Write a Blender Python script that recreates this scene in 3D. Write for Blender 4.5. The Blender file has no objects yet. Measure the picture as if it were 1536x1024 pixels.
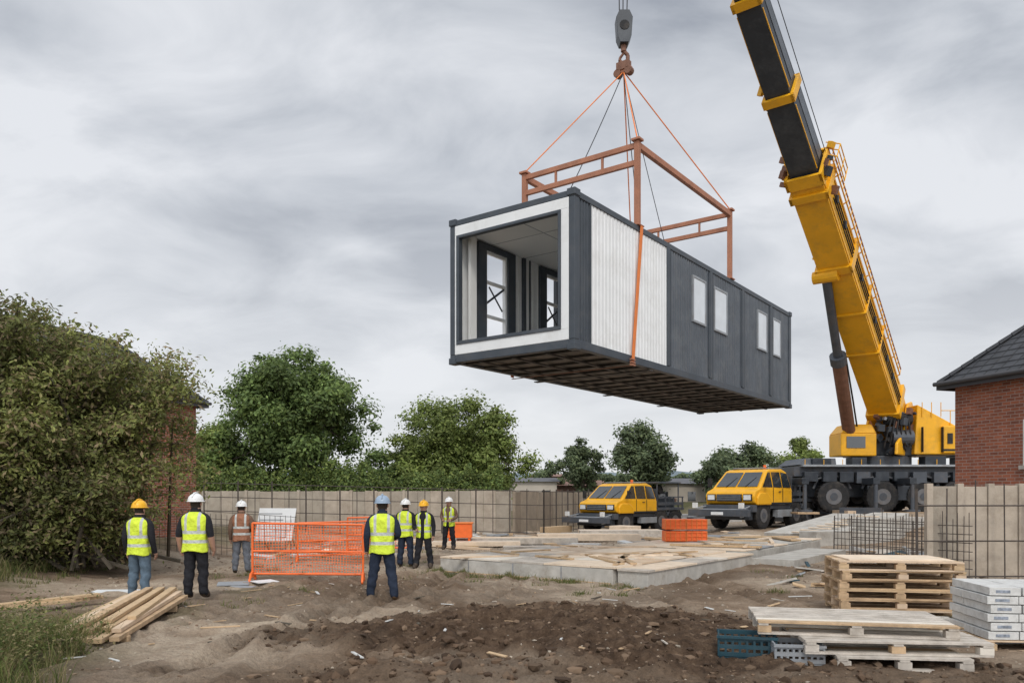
import bpy, math, random
import numpy as np
from mathutils import Vector, Matrix
R=math.radians
random.seed(5); rng=np.random.default_rng(5)
scene=bpy.context.scene
COL=scene.collection

# ------------------------------------------------------------------ noise
def vn(x,y,s=0.0):
    x=np.asarray(x,float);y=np.asarray(y,float)
    xi=np.floor(x);yi=np.floor(y);fx=x-xi;fy=y-yi
    fx=fx*fx*(3-2*fx);fy=fy*fy*(3-2*fy)
    def h(a,b):
        v=np.sin(a*127.1+b*311.7+s*74.7)*43758.5453
        return v-np.floor(v)
    return (h(xi,yi)*(1-fx)+h(xi+1,yi)*fx)*(1-fy)+(h(xi,yi+1)*(1-fx)+h(xi+1,yi+1)*fx)*fy
def fbm(x,y,o=4,s=0.0,g=.5):
    t=0;a=1;n=0
    c,sn=math.cos(.6),math.sin(.6)
    for i in range(o):
        t=t+a*vn(x,y,s+i*3.1);n+=a;a*=g
        x,y=(c*x-sn*y)*2.03+7.7,(sn*x+c*y)*2.03+3.3
    return t/n
def sst(a,b,x):
    t=np.clip((x-a)/(b-a),0,1);return t*t*(3-2*t)

# ------------------------------------------------------------------ materials
def new_mat(name):
    m=bpy.data.materials.new(name);m.use_nodes=True
    nt=m.node_tree;b=nt.nodes['Principled BSDF'];return m,nt,b
def mat(name,c,rough=.6,metal=0.,var=.15,scale=3.,bump=.0,bscale=40.,dirt=None,dirtamt=.5,stretch=None,spec=.4):
    m,nt,b=new_mat(name);N=nt.nodes;L=nt.links
    tc=N.new('ShaderNodeTexCoord')
    src=tc.outputs['Object']
    if stretch:
        mp=N.new('ShaderNodeMapping');mp.inputs['Scale'].default_value=stretch
        L.new(src,mp.inputs['Vector']);src=mp.outputs['Vector']
    n=N.new('ShaderNodeTexNoise');n.inputs['Scale'].default_value=scale;n.inputs['Detail'].default_value=6;n.inputs['Roughness'].default_value=.65
    L.new(src,n.inputs['Vector'])
    r=N.new('ShaderNodeValToRGB')
    r.color_ramp.elements[0].position=.3;r.color_ramp.elements[1].position=.72
    r.color_ramp.elements[0].color=(*[v*(1-var) for v in c],1)
    r.color_ramp.elements[1].color=(*[min(1,v*(1+var)) for v in c],1)
    L.new(n.outputs['Fac'],r.inputs['Fac'])
    out=r.outputs['Color']
    if dirt:
        n2=N.new('ShaderNodeTexNoise');n2.inputs['Scale'].default_value=scale*.6+.7;n2.inputs['Detail'].default_value=8;n2.inputs['Roughness'].default_value=.75
        L.new(tc.outputs['Object'],n2.inputs['Vector'])
        mr=N.new('ShaderNodeMapRange');mr.inputs['From Min'].default_value=.48;mr.inputs['From Max'].default_value=.72;mr.inputs['To Max'].default_value=dirtamt
        L.new(n2.outputs['Fac'],mr.inputs['Value'])
        mx=N.new('ShaderNodeMix');mx.data_type='RGBA'
        L.new(mr.outputs['Result'],mx.inputs['Factor']);L.new(out,mx.inputs[6]);mx.inputs[7].default_value=(*dirt,1)
        out=mx.outputs[2]
    L.new(out,b.inputs['Base Color'])
    b.inputs['Roughness'].default_value=rough;b.inputs['Metallic'].default_value=metal
    b.inputs['Specular IOR Level'].default_value=spec
    if bump>0:
        n3=N.new('ShaderNodeTexNoise');n3.inputs['Scale'].default_value=bscale;n3.inputs['Detail'].default_value=5
        L.new(src,n3.inputs['Vector'])
        bp=N.new('ShaderNodeBump');bp.inputs['Strength'].default_value=bump;bp.inputs['Distance'].default_value=.02
        L.new(n3.outputs['Fac'],bp.inputs['Height']);L.new(bp.outputs['Normal'],b.inputs['Normal'])
    return m
def attr_mat(name,rough=.9,translu=0.,bump=0.,bscale=30):
    m,nt,b=new_mat(name);N=nt.nodes;L=nt.links
    a=N.new('ShaderNodeAttribute');a.attribute_name='Col'
    L.new(a.outputs['Color'],b.inputs['Base Color']);b.inputs['Roughness'].default_value=rough
    b.inputs['Specular IOR Level'].default_value=.25
    if translu>0:
        t=N.new('ShaderNodeBsdfTranslucent');L.new(a.outputs['Color'],t.inputs['Color'])
        mx=N.new('ShaderNodeMixShader');mx.inputs[0].default_value=translu
        L.new(b.outputs[0],mx.inputs[1]);L.new(t.outputs[0],mx.inputs[2])
        L.new(mx.outputs[0],N['Material Output'].inputs['Surface'])
    if bump>0:
        tc=N.new('ShaderNodeTexCoord');n3=N.new('ShaderNodeTexNoise');n3.inputs['Scale'].default_value=bscale;n3.inputs['Detail'].default_value=5
        L.new(tc.outputs['Object'],n3.inputs['Vector'])
        bp=N.new('ShaderNodeBump');bp.inputs['Strength'].default_value=bump
        L.new(n3.outputs['Fac'],bp.inputs['Height']);L.new(bp.outputs['Normal'],b.inputs['Normal'])
    return m

MUD=(.18,.13,.09)
M_steel=mat('dark_grey_steel',(.055,.066,.08),.5,.1,.18,2,.08,30,dirt=(.13,.12,.11),dirtamt=.35)
M_white=mat('white_panel',(.74,.75,.75),.45,0,.05,1.2,.0,dirt=(.5,.49,.46),dirtamt=.45)
M_ceil=mat('ceiling_panel',(.70,.70,.68),.5,0,.05,1.)
M_darkpanel=mat('anthracite_panel',(.085,.098,.115),.5,.1,.2,2,dirt=(.19,.19,.19),dirtamt=.45)
M_under=mat('underside_steel',(.125,.115,.105),.75,.1,.35,2.5,.3,20,dirt=(.24,.20,.165),dirtamt=.6)
M_underbeam=mat('underside_beam',(.055,.053,.052),.7,.1,.3,2.5,.2,20,dirt=(.16,.13,.11),dirtamt=.5)
M_glass=mat('pane_glass',(.62,.66,.69),.12,0,.1,2,spec=.8)
M_orangesteel=mat('primer_orange_steel',(.36,.155,.09),.65,0,.2,3,.1,30,dirt=(.2,.1,.07),dirtamt=.5)
M_strap=mat('orange_strap',(.70,.2,.05),.7,0,.1,5)
M_yellow=mat('crane_yellow',(.80,.40,.012),.4,0,.1,1.,.03,20,dirt=(.40,.23,.04),dirtamt=.6)
M_boomdark=mat('boom_dark_paint',(.03,.036,.045),.4,.1,.2,1.,.0,dirt=(.10,.11,.12),dirtamt=.5)
M_boompanel=mat('boom_side_panel',(.11,.125,.145),.4,.1,.2,1.,.0,dirt=(.05,.06,.07),dirtamt=.6)
M_chassis=mat('chassis_grey',(.07,.08,.095),.5,.1,.25,2,.1,30,dirt=MUD,dirtamt=.4)
M_black=mat('black_rubber',(.02,.02,.021),.8,0,.3,4,.2,40,dirt=(.12,.1,.08),dirtamt=.5)
M_hub=mat('wheel_hub',(.16,.16,.165),.5,.3,.2,6,dirt=MUD,dirtamt=.5)
M_cable=mat('wire_rope',(.03,.03,.032),.6,.3,.1,10)
M_win=mat('dark_glass',(.03,.037,.043),.06,0,.3,2,spec=1.)
M_lamp=mat('lamp_lens',(.7,.7,.68),.15,0,.1,5)
M_grey=mat('light_grey_metal',(.30,.32,.34),.5,.2,.15,3,dirt=MUD,dirtamt=.5)
M_rust=mat('rusty_ram',(.20,.10,.065),.6,.2,.25,4)
M_conc=mat('concrete',(.46,.44,.40),.85,0,.2,2.2,.25,25,dirt=(.26,.225,.18),dirtamt=.75)
M_concpanel=mat('concrete_fence_panel',(.42,.36,.29),.9,0,.2,1.6,.25,25,dirt=(.25,.20,.15),dirtamt=.65)
M_concpanel2=mat('concrete_fence_panel_worn',(.36,.315,.255),.9,0,.2,1.2,.25,25,dirt=(.23,.185,.14),dirtamt=.7)
M_wood=mat('pale_timber',(.52,.37,.22),.8,0,.22,5,.2,60,stretch=(1,6,6),dirt=(.28,.2,.13),dirtamt=.35)
M_deck=mat('deck_boards',(.72,.59,.45),.85,0,.15,2.5,.2,40,dirt=(.50,.40,.30),dirtamt=.6)
M_deck2=mat('plywood_warm',(.62,.47,.33),.85,0,.18,2.0,.2,40,dirt=(.42,.32,.23),dirtamt=.6)
M_deck3=mat('plywood_pale',(.70,.64,.55),.85,0,.15,2.0,.2,40,dirt=(.45,.38,.30),dirtamt=.6)
M_oldwood=mat('weathered_pallet_wood',(.50,.45,.39),.85,0,.25,5,.3,50,dirt=(.24,.19,.14),dirtamt=.65)
M_palwood=mat('pallet_wood',(.50,.35,.21),.85,0,.28,5,.3,50,dirt=(.2,.14,.09),dirtamt=.6)
M_orange=mat('safety_orange_plastic',(.85,.16,.03),.5,0,.1,5,dirt=(.4,.15,.07),dirtamt=.3)
M_teal=mat('teal_plastic',(.015,.055,.075),.5,0,.2,6,dirt=MUD,dirtamt=.2)
M_bag=mat('white_wrapped_block',(.60,.60,.58),.5,0,.14,9,.3,25,dirt=(.36,.34,.31),dirtamt=.6)
M_rebar=mat('rebar',(.09,.075,.065),.8,.2,.3,8)
M_bark=mat('bark',(.09,.075,.055),.95,0,.3,6,.6,20)
M_leaf=attr_mat('leaf',.6,.35)
M_stone=attr_mat('rubble_stone',.95,0,.4)

# ------------------------------------------------------------------ mesh builder
class MB:
    def __init__(s): s.v=[];s.f=[];s.m=[];s.mats=[]
    def mi(s,m):
        if m not in s.mats:s.mats.append(m)
        return s.mats.index(m)
    def add(s,vs,fs,m):
        o=len(s.v);s.v+= [tuple(v) for v in vs];k=s.mi(m)
        for f in fs:s.f.append(tuple(i+o for i in f));s.m.append(k)
    def hexa(s,p,m):
        s.add(p,[(0,3,2,1),(4,5,6,7),(0,1,5,4),(1,2,6,5),(2,3,7,6),(3,0,4,7)],m)
    def bb(s,x0,x1,y0,y1,z0,z1,m):
        s.hexa([(x0,y0,z0),(x1,y0,z0),(x1,y1,z0),(x0,y1,z0),(x0,y0,z1),(x1,y0,z1),(x1,y1,z1),(x0,y1,z1)],m)
    def box(s,c,d,m,rz=0,rx=0,ry=0):
        from mathutils import Euler
        M=Euler((rx,ry,rz)).to_matrix()
        p=[]
        for z in(-.5,.5):
            for (x,y) in((-.5,-.5),(.5,-.5),(.5,.5),(-.5,.5)):
                p.append(Vector(c)+M@Vector((x*d[0],y*d[1],z*d[2])))
        s.hexa(p,m)
    def frus(s,a,b,w0,h0,w1,h1,m,up=(0,0,1)):
        a=Vector(a);b=Vector(b);d=(b-a).normalized();up=Vector(up)
        if abs(d.dot(up))>.98: up=Vector((1,0,0))
        sd=d.cross(up).normalized();u=sd.cross(d)
        p=[]
        for c,w,h in((a,w0,h0),(b,w1,h1)):
            for (i,j) in((-.5,-.5),(.5,-.5),(.5,.5),(-.5,.5)):
                p.append(c+sd*w*i+u*h*j)
        s.hexa(p,m)
    def beam(s,a,b,w,h,m,up=(0,0,1)): s.frus(a,b,w,h,w,h,m,up)
    def cyl(s,a,b,r0,m,r1=None,n=10):
        if r1 is None:r1=r0
        a=Vector(a);b=Vector(b);d=(b-a)
        if d.length<1e-6:return
        d.normalize();up=Vector((0,0,1)) if abs(d.z)<.95 else Vector((1,0,0))
        sd=d.cross(up).normalized();u=sd.cross(d);p=[]
        for c,r in((a,r0),(b,r1)):
            for i in range(n):
                t=2*math.pi*i/n;p.append(c+sd*math.cos(t)*r+u*math.sin(t)*r)
        fs=[(i,(i+1)%n,n+(i+1)%n,n+i) for i in range(n)]
        fs+=[tuple(range(n-1,-1,-1)),tuple(range(n,2*n))]
        s.add(p,fs,m)
    def tube(s,pts,rs,m,n=8):
        for i in range(len(pts)-1): s.cyl(pts[i],pts[i+1],rs[i],m,rs[i+1],n)
    def prism(s,poly,y0,y1,m,fn=None):
        n=len(poly);p=[(x,y0,z) for x,z in poly]+[(x,y1,z) for x,z in poly]
        if fn:p=[fn(*q) for q in p]
        fs=[(i,(i+1)%n,n+(i+1)%n,n+i) for i in range(n)]+[tuple(range(n-1,-1,-1)),tuple(range(n,2*n))]
        s.add(p,fs,m)
    def ell(s,c,r,m,nu=12,nv=8,zmin=-1):
        p=[];fs=[]
        for j in range(nv+1):
            z=zmin+(1-zmin)*j/nv; q=math.sqrt(max(0,1-z*z))
            for i in range(nu):
                t=2*math.pi*i/nu;p.append((c[0]+r[0]*q*math.cos(t),c[1]+r[1]*q*math.sin(t),c[2]+r[2]*z))
        for j in range(nv):
            for i in range(nu):fs.append((j*nu+i,j*nu+(i+1)%nu,(j+1)*nu+(i+1)%nu,(j+1)*nu+i))
        s.add(p,fs,m)
    def obj(s,name,parent=None,loc=None,rz=0,bevel=0,smooth=False):
        me=bpy.data.meshes.new(name);me.from_pydata(s.v,[],s.f)
        for m in s.mats:me.materials.append(m)
        me.polygons.foreach_set('material_index',s.m)
        if smooth:me.polygons.foreach_set('use_smooth',[True]*len(s.f))
        me.update()
        o=bpy.data.objects.new(name,me);COL.objects.link(o)
        if parent:o.parent=parent
        if loc is not None:o.location=loc
        o.rotation_euler[2]=rz
        if bevel>0:
            b=o.modifiers.new('Bevel','BEVEL');b.width=bevel;b.segments=2;b.limit_method='ANGLE'
        return o
def empty(name,loc=(0,0,0),rz=0,sc=1):
    e=bpy.data.objects.new(name,None);COL.objects.link(e);e.location=loc;e.rotation_euler[2]=rz;e.scale=(sc,)*3
    e.empty_display_size=.1;return e

# ------------------------------------------------------------------ ground
def masks(x,y):
    wob=(fbm(x*.7,y*.7,3,9)-.5)*2.8
    d=np.sqrt(((x-.9)/4.0)**2+((y-10.1)/2.5)**2)
    churn=1-sst(.55,1.2,d+wob*.4)
    d2=np.sqrt(((x-1.5)/6)**2+((y-8.0)/1.3)**2)
    churn=np.maximum(churn,.7*(1-sst(.5,1.25,d2+wob*.3)))
    return churn
RUTS=((-1.7,-.12,.006),(4.0,-.1,.003),(-4.3,.16,-.004),(-2.9,.35,-.012))
def ruts(x,y):
    t=0
    for (x0,k,c) in RUTS:
        cx=x0+k*(y-8)+c*(y-8)**2
        for o in(-.85,.85):
            dd=np.abs(x-cx-o)
            t=t-.08*np.exp(-(dd/.15)**2)*(.72+.28*np.sign(np.sin((y+dd)*34)))+.055*np.exp(-((dd-.29)/.09)**2)
    for (y0,k,c) in((11.9,.10,-.01),(14.8,-.05,.012)):   # turning tracks crossing the view
        cy=y0+k*(x+3)+c*(x+3)**2
        for o in(-.8,.8):
            dd=np.abs(y-cy-o)
            t=t+(-.06*np.exp(-(dd/.16)**2)*(.75+.25*np.sign(np.sin((x+dd)*34)))+.045*np.exp(-((dd-.3)/.1)**2))*sst(-9,-7,x)*(1-sst(-.5,2,x))
    return t*sst(7,8.5,y)*(1-sst(17,24,y))
def height(x,y):
    x=np.asarray(x,float);y=np.asarray(y,float)
    ch=masks(x,y)
    near=1-sst(35,60,y)
    h=.12*(fbm(x*.3,y*.3,3,1)-.5)+near*.10*(fbm(x*1.5,y*1.5,5,2,.6)-.5)
    h=h+near*.055*(fbm(x*6,y*6,4,7,.6)-.5)
    rg=1-np.abs(2*fbm(x*.9,y*1.5,4,4)-1)
    r2=1-np.abs(2*fbm(x*2.6,y*3.4,4,14)-1)
    h=h+ch*(.36*(rg-.6)+.16*(r2-.6)+.20*(fbm(x*4.2,y*4.2,5,5,.65)-.42))
    h=h+ruts(x,y)*(1-.5*ch)
    up=sst(13.4,16.6,x)*sst(29,35,y)*1.03
    up=np.maximum(up,.30*sst(8,10.5,x)*sst(31,35,y))
    h=h*(1-.6*sst(8,11,x)*sst(28,32,y))+up
    h=h+.35*sst(-8.5,-12,x)*near
    f=np.exp(-(((x-4.6)/2.6)**4+((y-10.4)/3.0)**4))
    h=h*(1-.75*f)
    return h
def gz(x,y): return float(height(np.array([x]),np.array([y]))[0])

def axis(segs):
    out=[]
    for a,b,n in segs: out+=list(np.linspace(a,b,n,endpoint=False))
    out.append(segs[-1][1]);return np.array(out)
xs=axis([(-1500,-300,6),(-300,-60,14),(-60,-16,50),(-16,-7,90),(-7,8,380),(8,18,110),(18,60,60),(60,300,14),(300,1500,6)])
ys=axis([(-200,0,6),(0,6.5,16),(6.5,13,220),(13,20,130),(20,34,120),(34,60,50),(60,200,24),(200,2500,14)])
X,Y=np.meshgrid(xs,ys)
Z=height(X,Y)
ny,nx=X.shape
co=np.stack([X.ravel(),Y.ravel(),Z.ravel()],1)
idx=np.arange(nx*ny).reshape(ny,nx)
F=np.stack([idx[:-1,:-1].ravel(),idx[:-1,1:].ravel(),idx[1:,1:].ravel(),idx[1:,:-1].ravel()],1)
def np_mesh(name,co,F,mats,col=None,smooth=False,parent=None):
    me=bpy.data.meshes.new(name);k=F.shape[1]
    me.vertices.add(len(co));me.vertices.foreach_set('co',np.asarray(co,np.float32).ravel())
    me.loops.add(F.size);me.loops.foreach_set('vertex_index',F.astype(np.int32).ravel())
    me.polygons.add(len(F));me.polygons.foreach_set('loop_start',np.arange(0,F.size,k,dtype=np.int32))
    try: me.polygons.foreach_set('loop_total',np.full(len(F),k,dtype=np.int32))
    except Exception: pass
    me.polygons.foreach_set('use_smooth',np.full(len(F),smooth))
    me.update(calc_edges=True)
    if col is not None:
        a=me.color_attributes.new('Col','FLOAT_COLOR','POINT')
        a.data.foreach_set('color',np.asarray(col,np.float32).ravel())
    for m in mats:me.materials.append(m)
    o=bpy.data.objects.new(name,me);COL.objects.link(o)
    if parent:o.parent=parent
    return o
ch=masks(X,Y)
patch=fbm(X*.35,Y*.5,4,21)
dark=np.clip(ch*1.0+.55*sst(.50,.70,patch)*(1-sst(20,40,Y))+3.*np.clip(-ruts(X,Y),0,.1),0,1)
green=np.maximum(sst(42,50,Y)*(1-sst(9,12,X)*(1-sst(60,70,Y))),sst(-9.3,-11.0,X+(patch-.5)*4)*.6)
green=np.maximum(green,.5*sst(.66,.74,fbm(X*.8,Y*.8,3,33))*sst(-3,-6,X))
green=np.maximum(green,.8*sst(-3.9,-5.0,X+(patch-.5)*1.5)*(1-sst(8.8,9.8,Y)))
light=sst(.40,.62,fbm(X*.5+9,Y*.5,4,40))
col=np.stack([dark.ravel(),green.ravel(),light.ravel(),np.ones(dark.size)],1)
gm,nt,b=new_mat('earth_ground');N=nt.nodes;L=nt.links
at=N.new('ShaderNodeAttribute');at.attribute_name='Col'
sp=N.new('ShaderNodeSeparateColor');L.new(at.outputs['Color'],sp.inputs[0])
tc=N.new('ShaderNodeTexCoord')
def nz(sc,det=8,ro=.65):
    n=N.new('ShaderNodeTexNoise');n.inputs['Scale'].default_value=sc;n.inputs['Detail'].default_value=det;n.inputs['Roughness'].default_value=ro
    L.new(tc.outputs['Object'],n.inputs['Vector']);return n.outputs['Fac']
def ramp(f,stops):
    r=N.new('ShaderNodeValToRGB');e=r.color_ramp.elements
    while len(e)<len(stops):e.new(.5)
    for i,(p,c) in enumerate(stops):e[i].position=p;e[i].color=(*c,1)
    L.new(f,r.inputs['Fac']);return r.outputs['Color']
def mix(f,a,b2):
    m=N.new('ShaderNodeMix');m.data_type='RGBA';L.new(f,m.inputs['Factor']);L.new(a,m.inputs[6]);L.new(b2,m.inputs[7]);return m.outputs[2]
base=ramp(nz(1.6),[(.3,(.175,.122,.082)),(.5,(.28,.205,.142)),(.72,(.41,.32,.235))])
lite=ramp(nz(4),[(.3,(.31,.235,.17)),(.7,(.50,.41,.31))])
dk=ramp(nz(5),[(.28,(.035,.021,.013)),(.5,(.095,.061,.039)),(.75,(.18,.122,.080))])
gr=ramp(nz(3),[(.3,(.045,.05,.016)),(.55,(.09,.085,.035)),(.8,(.16,.12,.07))])
c=mix(sp.outputs[2],base,lite);c=mix(sp.outputs[0],c,dk);c=mix(sp.outputs[1],c,gr)
fine=ramp(nz(28,6,.8),[(.25,(.45,.45,.45)),(.55,(1,1,1)),(.8,(1.3,1.25,1.2))])
mm=N.new('ShaderNodeMix');mm.data_type='RGBA';mm.blend_type='MULTIPLY';mm.inputs['Factor'].default_value=.8
L.new(c,mm.inputs[6]);L.new(fine,mm.inputs[7])
L.new(mm.outputs[2],b.inputs['Base Color']);b.inputs['Roughness'].default_value=.9;b.inputs['Specular IOR Level'].default_value=.15
bp=N.new('ShaderNodeBump');bp.inputs['Strength'].default_value=1.0;bp.inputs['Distance'].default_value=.07
L.new(nz(11,10,.7),bp.inputs['Height']);L.new(bp.outputs['Normal'],b.inputs['Normal'])
np_mesh('ground',co,F,[gm],col,True)

# hill
hx=np.linspace(-500,700,120);hy=np.array([420,520,640,760.])
HX,HY=np.meshgrid(hx,hy);HZ=np.array([-2,1,1,0])[:,None]*(12+14*fbm(HX*.006,HX*0,4,3)+3*fbm(HX*.05,HX*0,3,8))
HZ=np.maximum(HZ,-3);ii=np.arange(HX.size).reshape(HX.shape)
HF=np.stack([ii[:-1,:-1].ravel(),ii[:-1,1:].ravel(),ii[1:,1:].ravel(),ii[1:,:-1].ravel()],1)
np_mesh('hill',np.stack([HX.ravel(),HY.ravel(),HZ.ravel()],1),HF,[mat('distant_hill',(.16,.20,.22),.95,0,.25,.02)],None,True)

# ------------------------------------------------------------------ modular building unit
UX=Vector((.597,.802,0));VX=Vector((-.802,.597,0))
ANG=math.atan2(.802,.597)
LN,WD,HT=12.54,3.015,2.9
cont=empty('modular_building_unit',(1.145,14.56,4.55),ANG)
m=MB()
T=.13
for x in (0,LN-.16):
    for y in (0,WD-T): m.bb(x,x+.16,y,y+T,.16,HT-.12,M_steel)
for y in(0,WD-T):
    m.bb(0,LN,y,y+T,0,.16,M_steel);m.bb(0,LN,y,y+T,HT-.12,HT,M_steel)
for x in(0,LN-.13):
    m.bb(x,x+.13,T,WD-T,0,.16,M_steel);m.bb(x,x+.13,T,WD-T,HT-.12,HT,M_steel)
for s in(3.91,6.3,8.47,10.7):
    for y0,y1 in((-.012,.10),(WD-.10,WD+.012)):
        m.bb(s-.07,s+.07,y0,y1,.16,HT-.12,M_steel)
for x in(-.02,LN-.18):
    for y in(-.02,WD-.16):
        for z in(-.03,HT-.1): m.bb(x,x+.2,y,y+.18,z,z+.13,M_steel)
m.obj('steel_frame',cont,bevel=.012)
def corr(mb,u0,u1,z0,z1,v,dep,pitch,mt,outer=-1):
    n=int(round((u1-u0)/pitch));p=[]
    pu=(u1-u0)/n
    for i in range(n):
        a=u0+i*pu
        p+=[(a,0),(a+.55*pu,0),(a+.68*pu,1),(a+.87*pu,1)]
    p.append((u1,0));k=len(p)
    vs=[(a,v+dep*d,z0) for a,d in p]+[(a,v+dep*d,z1) for a,d in p]
    mb.add(vs,[(i,i+1,k+i+1,k+i) for i in range(k-1)],mt)
m=MB()
corr(m,.16,.56,.16,HT-.12,.02,.03,.1,M_steel)
m.bb(.56,.60,.0,.05,.16,HT-.12,M_steel)
corr(m,.60,3.84,.16,HT-.12,.02,.014,.135,M_white)
wins=[(5.23,5.94),(6.51,7.30),(9.59,10.3),(10.86,11.5)]
z0w,z1w=1.38,2.48
edges=[(3.98,6.23),(6.37,8.40),(8.54,10.63),(10.77,LN-.16)]
for (a,b2),(w0,w1) in zip(edges,wins):
    corr(m,a,w0,.16,HT-.12,.02,.035,.12,M_darkpanel)
    corr(m,w1,b2,.16,HT-.12,.02,.035,.12,M_darkpanel)
    corr(m,w0,w1,.16,z0w,.02,.035,.12,M_darkpanel)
    corr(m,w0,w1,z1w,HT-.12,.02,.035,.12,M_darkpanel)
for a,b2 in edges:
    m.bb(a+.02,a+.07,-.005,.02,.2,HT-.15,M_steel);m.bb(b2-.07,b2-.02,-.005,.02,.2,HT-.15,M_steel)
m.obj('side_wall',cont)
m=MB()
for w0,w1 in wins:
    for z in(z0w,z1w-.05): m.bb(w0-.03,w1+.03,-.015,.05,z,z+.05,M_grey)
    for x in(w0-.03,w1-.02): m.bb(x,x+.05,-.014,.05,z0w+.05,z1w-.05,M_grey)
    m.bb(w0+.02,w1-.02,.0,.012,z0w+.05,z1w-.05,M_glass)
m.obj('side_windows',cont)
m=MB()
yi=WD-.14
ops=[(.98,1.75),(3.27,4.0)]
zo0,zo1=.5,2.55
def wallin(a,b2,z0,z1):
    m.bb(a,b2,yi+.03,WD-.02,z0,z1,M_white)
    n=max(1,int((b2-a)/.17));
    for i in range(n): m.bb(a+(i+.5)*(b2-a)/n-.012,a+(i+.5)*(b2-a)/n+.012,yi+.012,yi+.03,z0,z1,M_ceil)
wallin(.16,.98,.18,HT-.12);wallin(1.75,3.27,.18,HT-.12);wallin(4.0,LN-.16,.18,HT-.12)
for a,b2 in ops: wallin(a,b2,.18,zo0);wallin(a,b2,zo1,HT-.12)
m.bb(2.35,2.45,yi-.03,yi+.03,.18,HT-.14,M_steel)
m.bb(2.62,2.66,yi-.01,yi+.03,.18,HT-.14,M_steel)
for a,b2 in ops:
    m.bb(a-.27,a-.0,yi-.05,yi+.01,zo0-.2,zo1+.12,M_steel)
    m.bb(b2,b2+.27,yi-.05,yi+.01,zo0-.2,zo1+.12,M_steel)
    m.bb(a,b2,yi-.05,yi+.01,zo1,zo1+.12,M_steel)
    m.bb(a,b2,yi-.05,yi+.01,zo0-.2,zo0,M_steel)
    for z in(zo0,zo0+.62,zo0+1.35,zo1-.06): m.bb(a,b2,yi+.0,yi+.06,z,z+.06,M_white)
    m.bb(a,a+.06,yi-.01,yi+.055,zo0,zo1,M_white);m.bb(b2-.06,b2,yi-.01,yi+.055,zo0,zo1,M_white)
    m.beam((a+.05,yi+.03,zo0+.9),(b2-.05,yi+.03,zo0+1.35),.02,.045,M_steel)
    m.beam((a+.2,yi+.05,zo0+1.3),(b2-.1,yi+.05,zo0+.85),.02,.03,M_steel)
m.obj('long_wall_with_openings',cont)
m=MB()
m.bb(.13,LN-.13,T,WD-T,.10,.16,M_ceil)
m.bb(.13,LN-.13,T,WD-T,HT-.2,HT-.1,M_ceil)
for i in range(1,11): m.bb(i*1.2-.008,i*1.2+.008,T,WD-T,HT-.205,HT-.2,M_grey)
m.bb(.13,LN-.13,1.5,1.52,HT-.204,HT-.2,M_grey)
m.bb(.16,LN-.16,.08,.11,.16,HT-.2,M_white)
m.bb(LN-.16,LN-.03,T,WD-T,.16,HT-.12,M_white)
m.bb(5.3,5.36,T,WD-.2,.16,HT-.2,M_white)
m.bb(.13,LN-.13,T,WD-T,HT-.05,HT-.01,M_grey)
m.bb(0.3,.5,WD-.3,WD-.24,.16,HT-.2,M_ceil)
m.obj('floor_ceiling_lining',cont)
m=MB()
y0,y1,z0,z1=T,WD-T,.16,HT-.12
m.bb(.0,.06,y0,y1,z1-.2,z1,M_white);m.bb(.0,.06,y0,y1,z0,z0+.2,M_white)
m.bb(.0,.06,y0,y0+.17,z0+.2,z1-.2,M_white);m.bb(.0,.06,y1-.05,y1,z0+.2,z1-.2,M_white)
a0,a1,b0,b1=y0+.17,y1-.05,z0+.2,z1-.2
m.bb(-.02,.10,a0,a1,b1-.06,b1,M_steel);m.bb(-.02,.10,a0,a1,b0,b0+.07,M_steel)
m.bb(-.02,.10,a0,a0+.06,b0+.07,b1-.06,M_steel);m.bb(-.02,.10,a1-.07,a1,b0+.07,b1-.06,M_steel)
m.obj('end_portal',cont,bevel=.006)
m=MB()
m.bb(.13,LN-.13,T,WD-T,.05,.09,M_under)
i=.35
while i<LN-.2:
    m.bb(i,i+.06,T,WD-T,-.0,.05,M_underbeam);i+=.62
for y in(.7,1.5,2.3): m.bb(.14,LN-.14,y,y+.06,-.03,-.0,M_underbeam)
for x in(3.0,6.2,9.4): m.bb(x,x+.14,.0,WD,-.05,-.03,M_underbeam)
m.obj('underside',cont)

# ------------------------------------------------------------------ lifting frame + slings
lf=empty('lifting_spreader_frame',(1.145,14.56,4.55),ANG)
m=MB()
s0,s1=2.55,7.66;ya,yb=.06,WD-.06;zt=4.6;zr=HT
for s in(s0,s1):
    for y in(ya,yb):
        m.beam((s,y,zr-.02),(s,y,zt+.08),.11,.11,M_orangesteel)
        m.box((s,y,zt+.11),(.2,.2,.05),M_orangesteel)
        m.box((s,y,zr+.015),(.26,.2,.03),M_orangesteel)
    m.beam((s,ya+.05,zt),(s,yb-.05,zt),.08,.11,M_orangesteel)
    m.beam((s,ya+.05,zt-.36),(s,yb-.05,zt-.36),.08,.11,M_orangesteel)
    for y in(.9,2.1): m.beam((s,y,zt-.31),(s,y,zt-.05),.05,.05,M_orangesteel)
for y in(ya,yb):
    m.beam((s0+.05,y,zt),(s1-.05,y,zt),.10,.13,M_orangesteel)
m.obj('tubular_frame',lf,bevel=.008)
m=MB()
m.beam((2.58,-.03,zr+.0),(2.18,-.03,-.03),.11,.012,M_strap,up=(0,1,0))
m.beam((2.58,-.03,HT+.01),(2.58,.2,HT+.02),.11,.012,M_strap)
m.beam((2.18,-.03,-.05),(2.18,WD+.03,-.065),.05,.012,M_rust)
m.beam((2.18,WD+.03,-.03),(2.58,WD+.03,HT),.11,.012,M_strap,up=(0,1,0))
for z in(.0,.06,-.05): m.box((2.14,-.05,z),(.2,.05,.03),M_orangesteel,rz=.1)
m.obj('webbing_strap',lf)
hookw=Vector((2.72,19.4,12.15))
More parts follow.
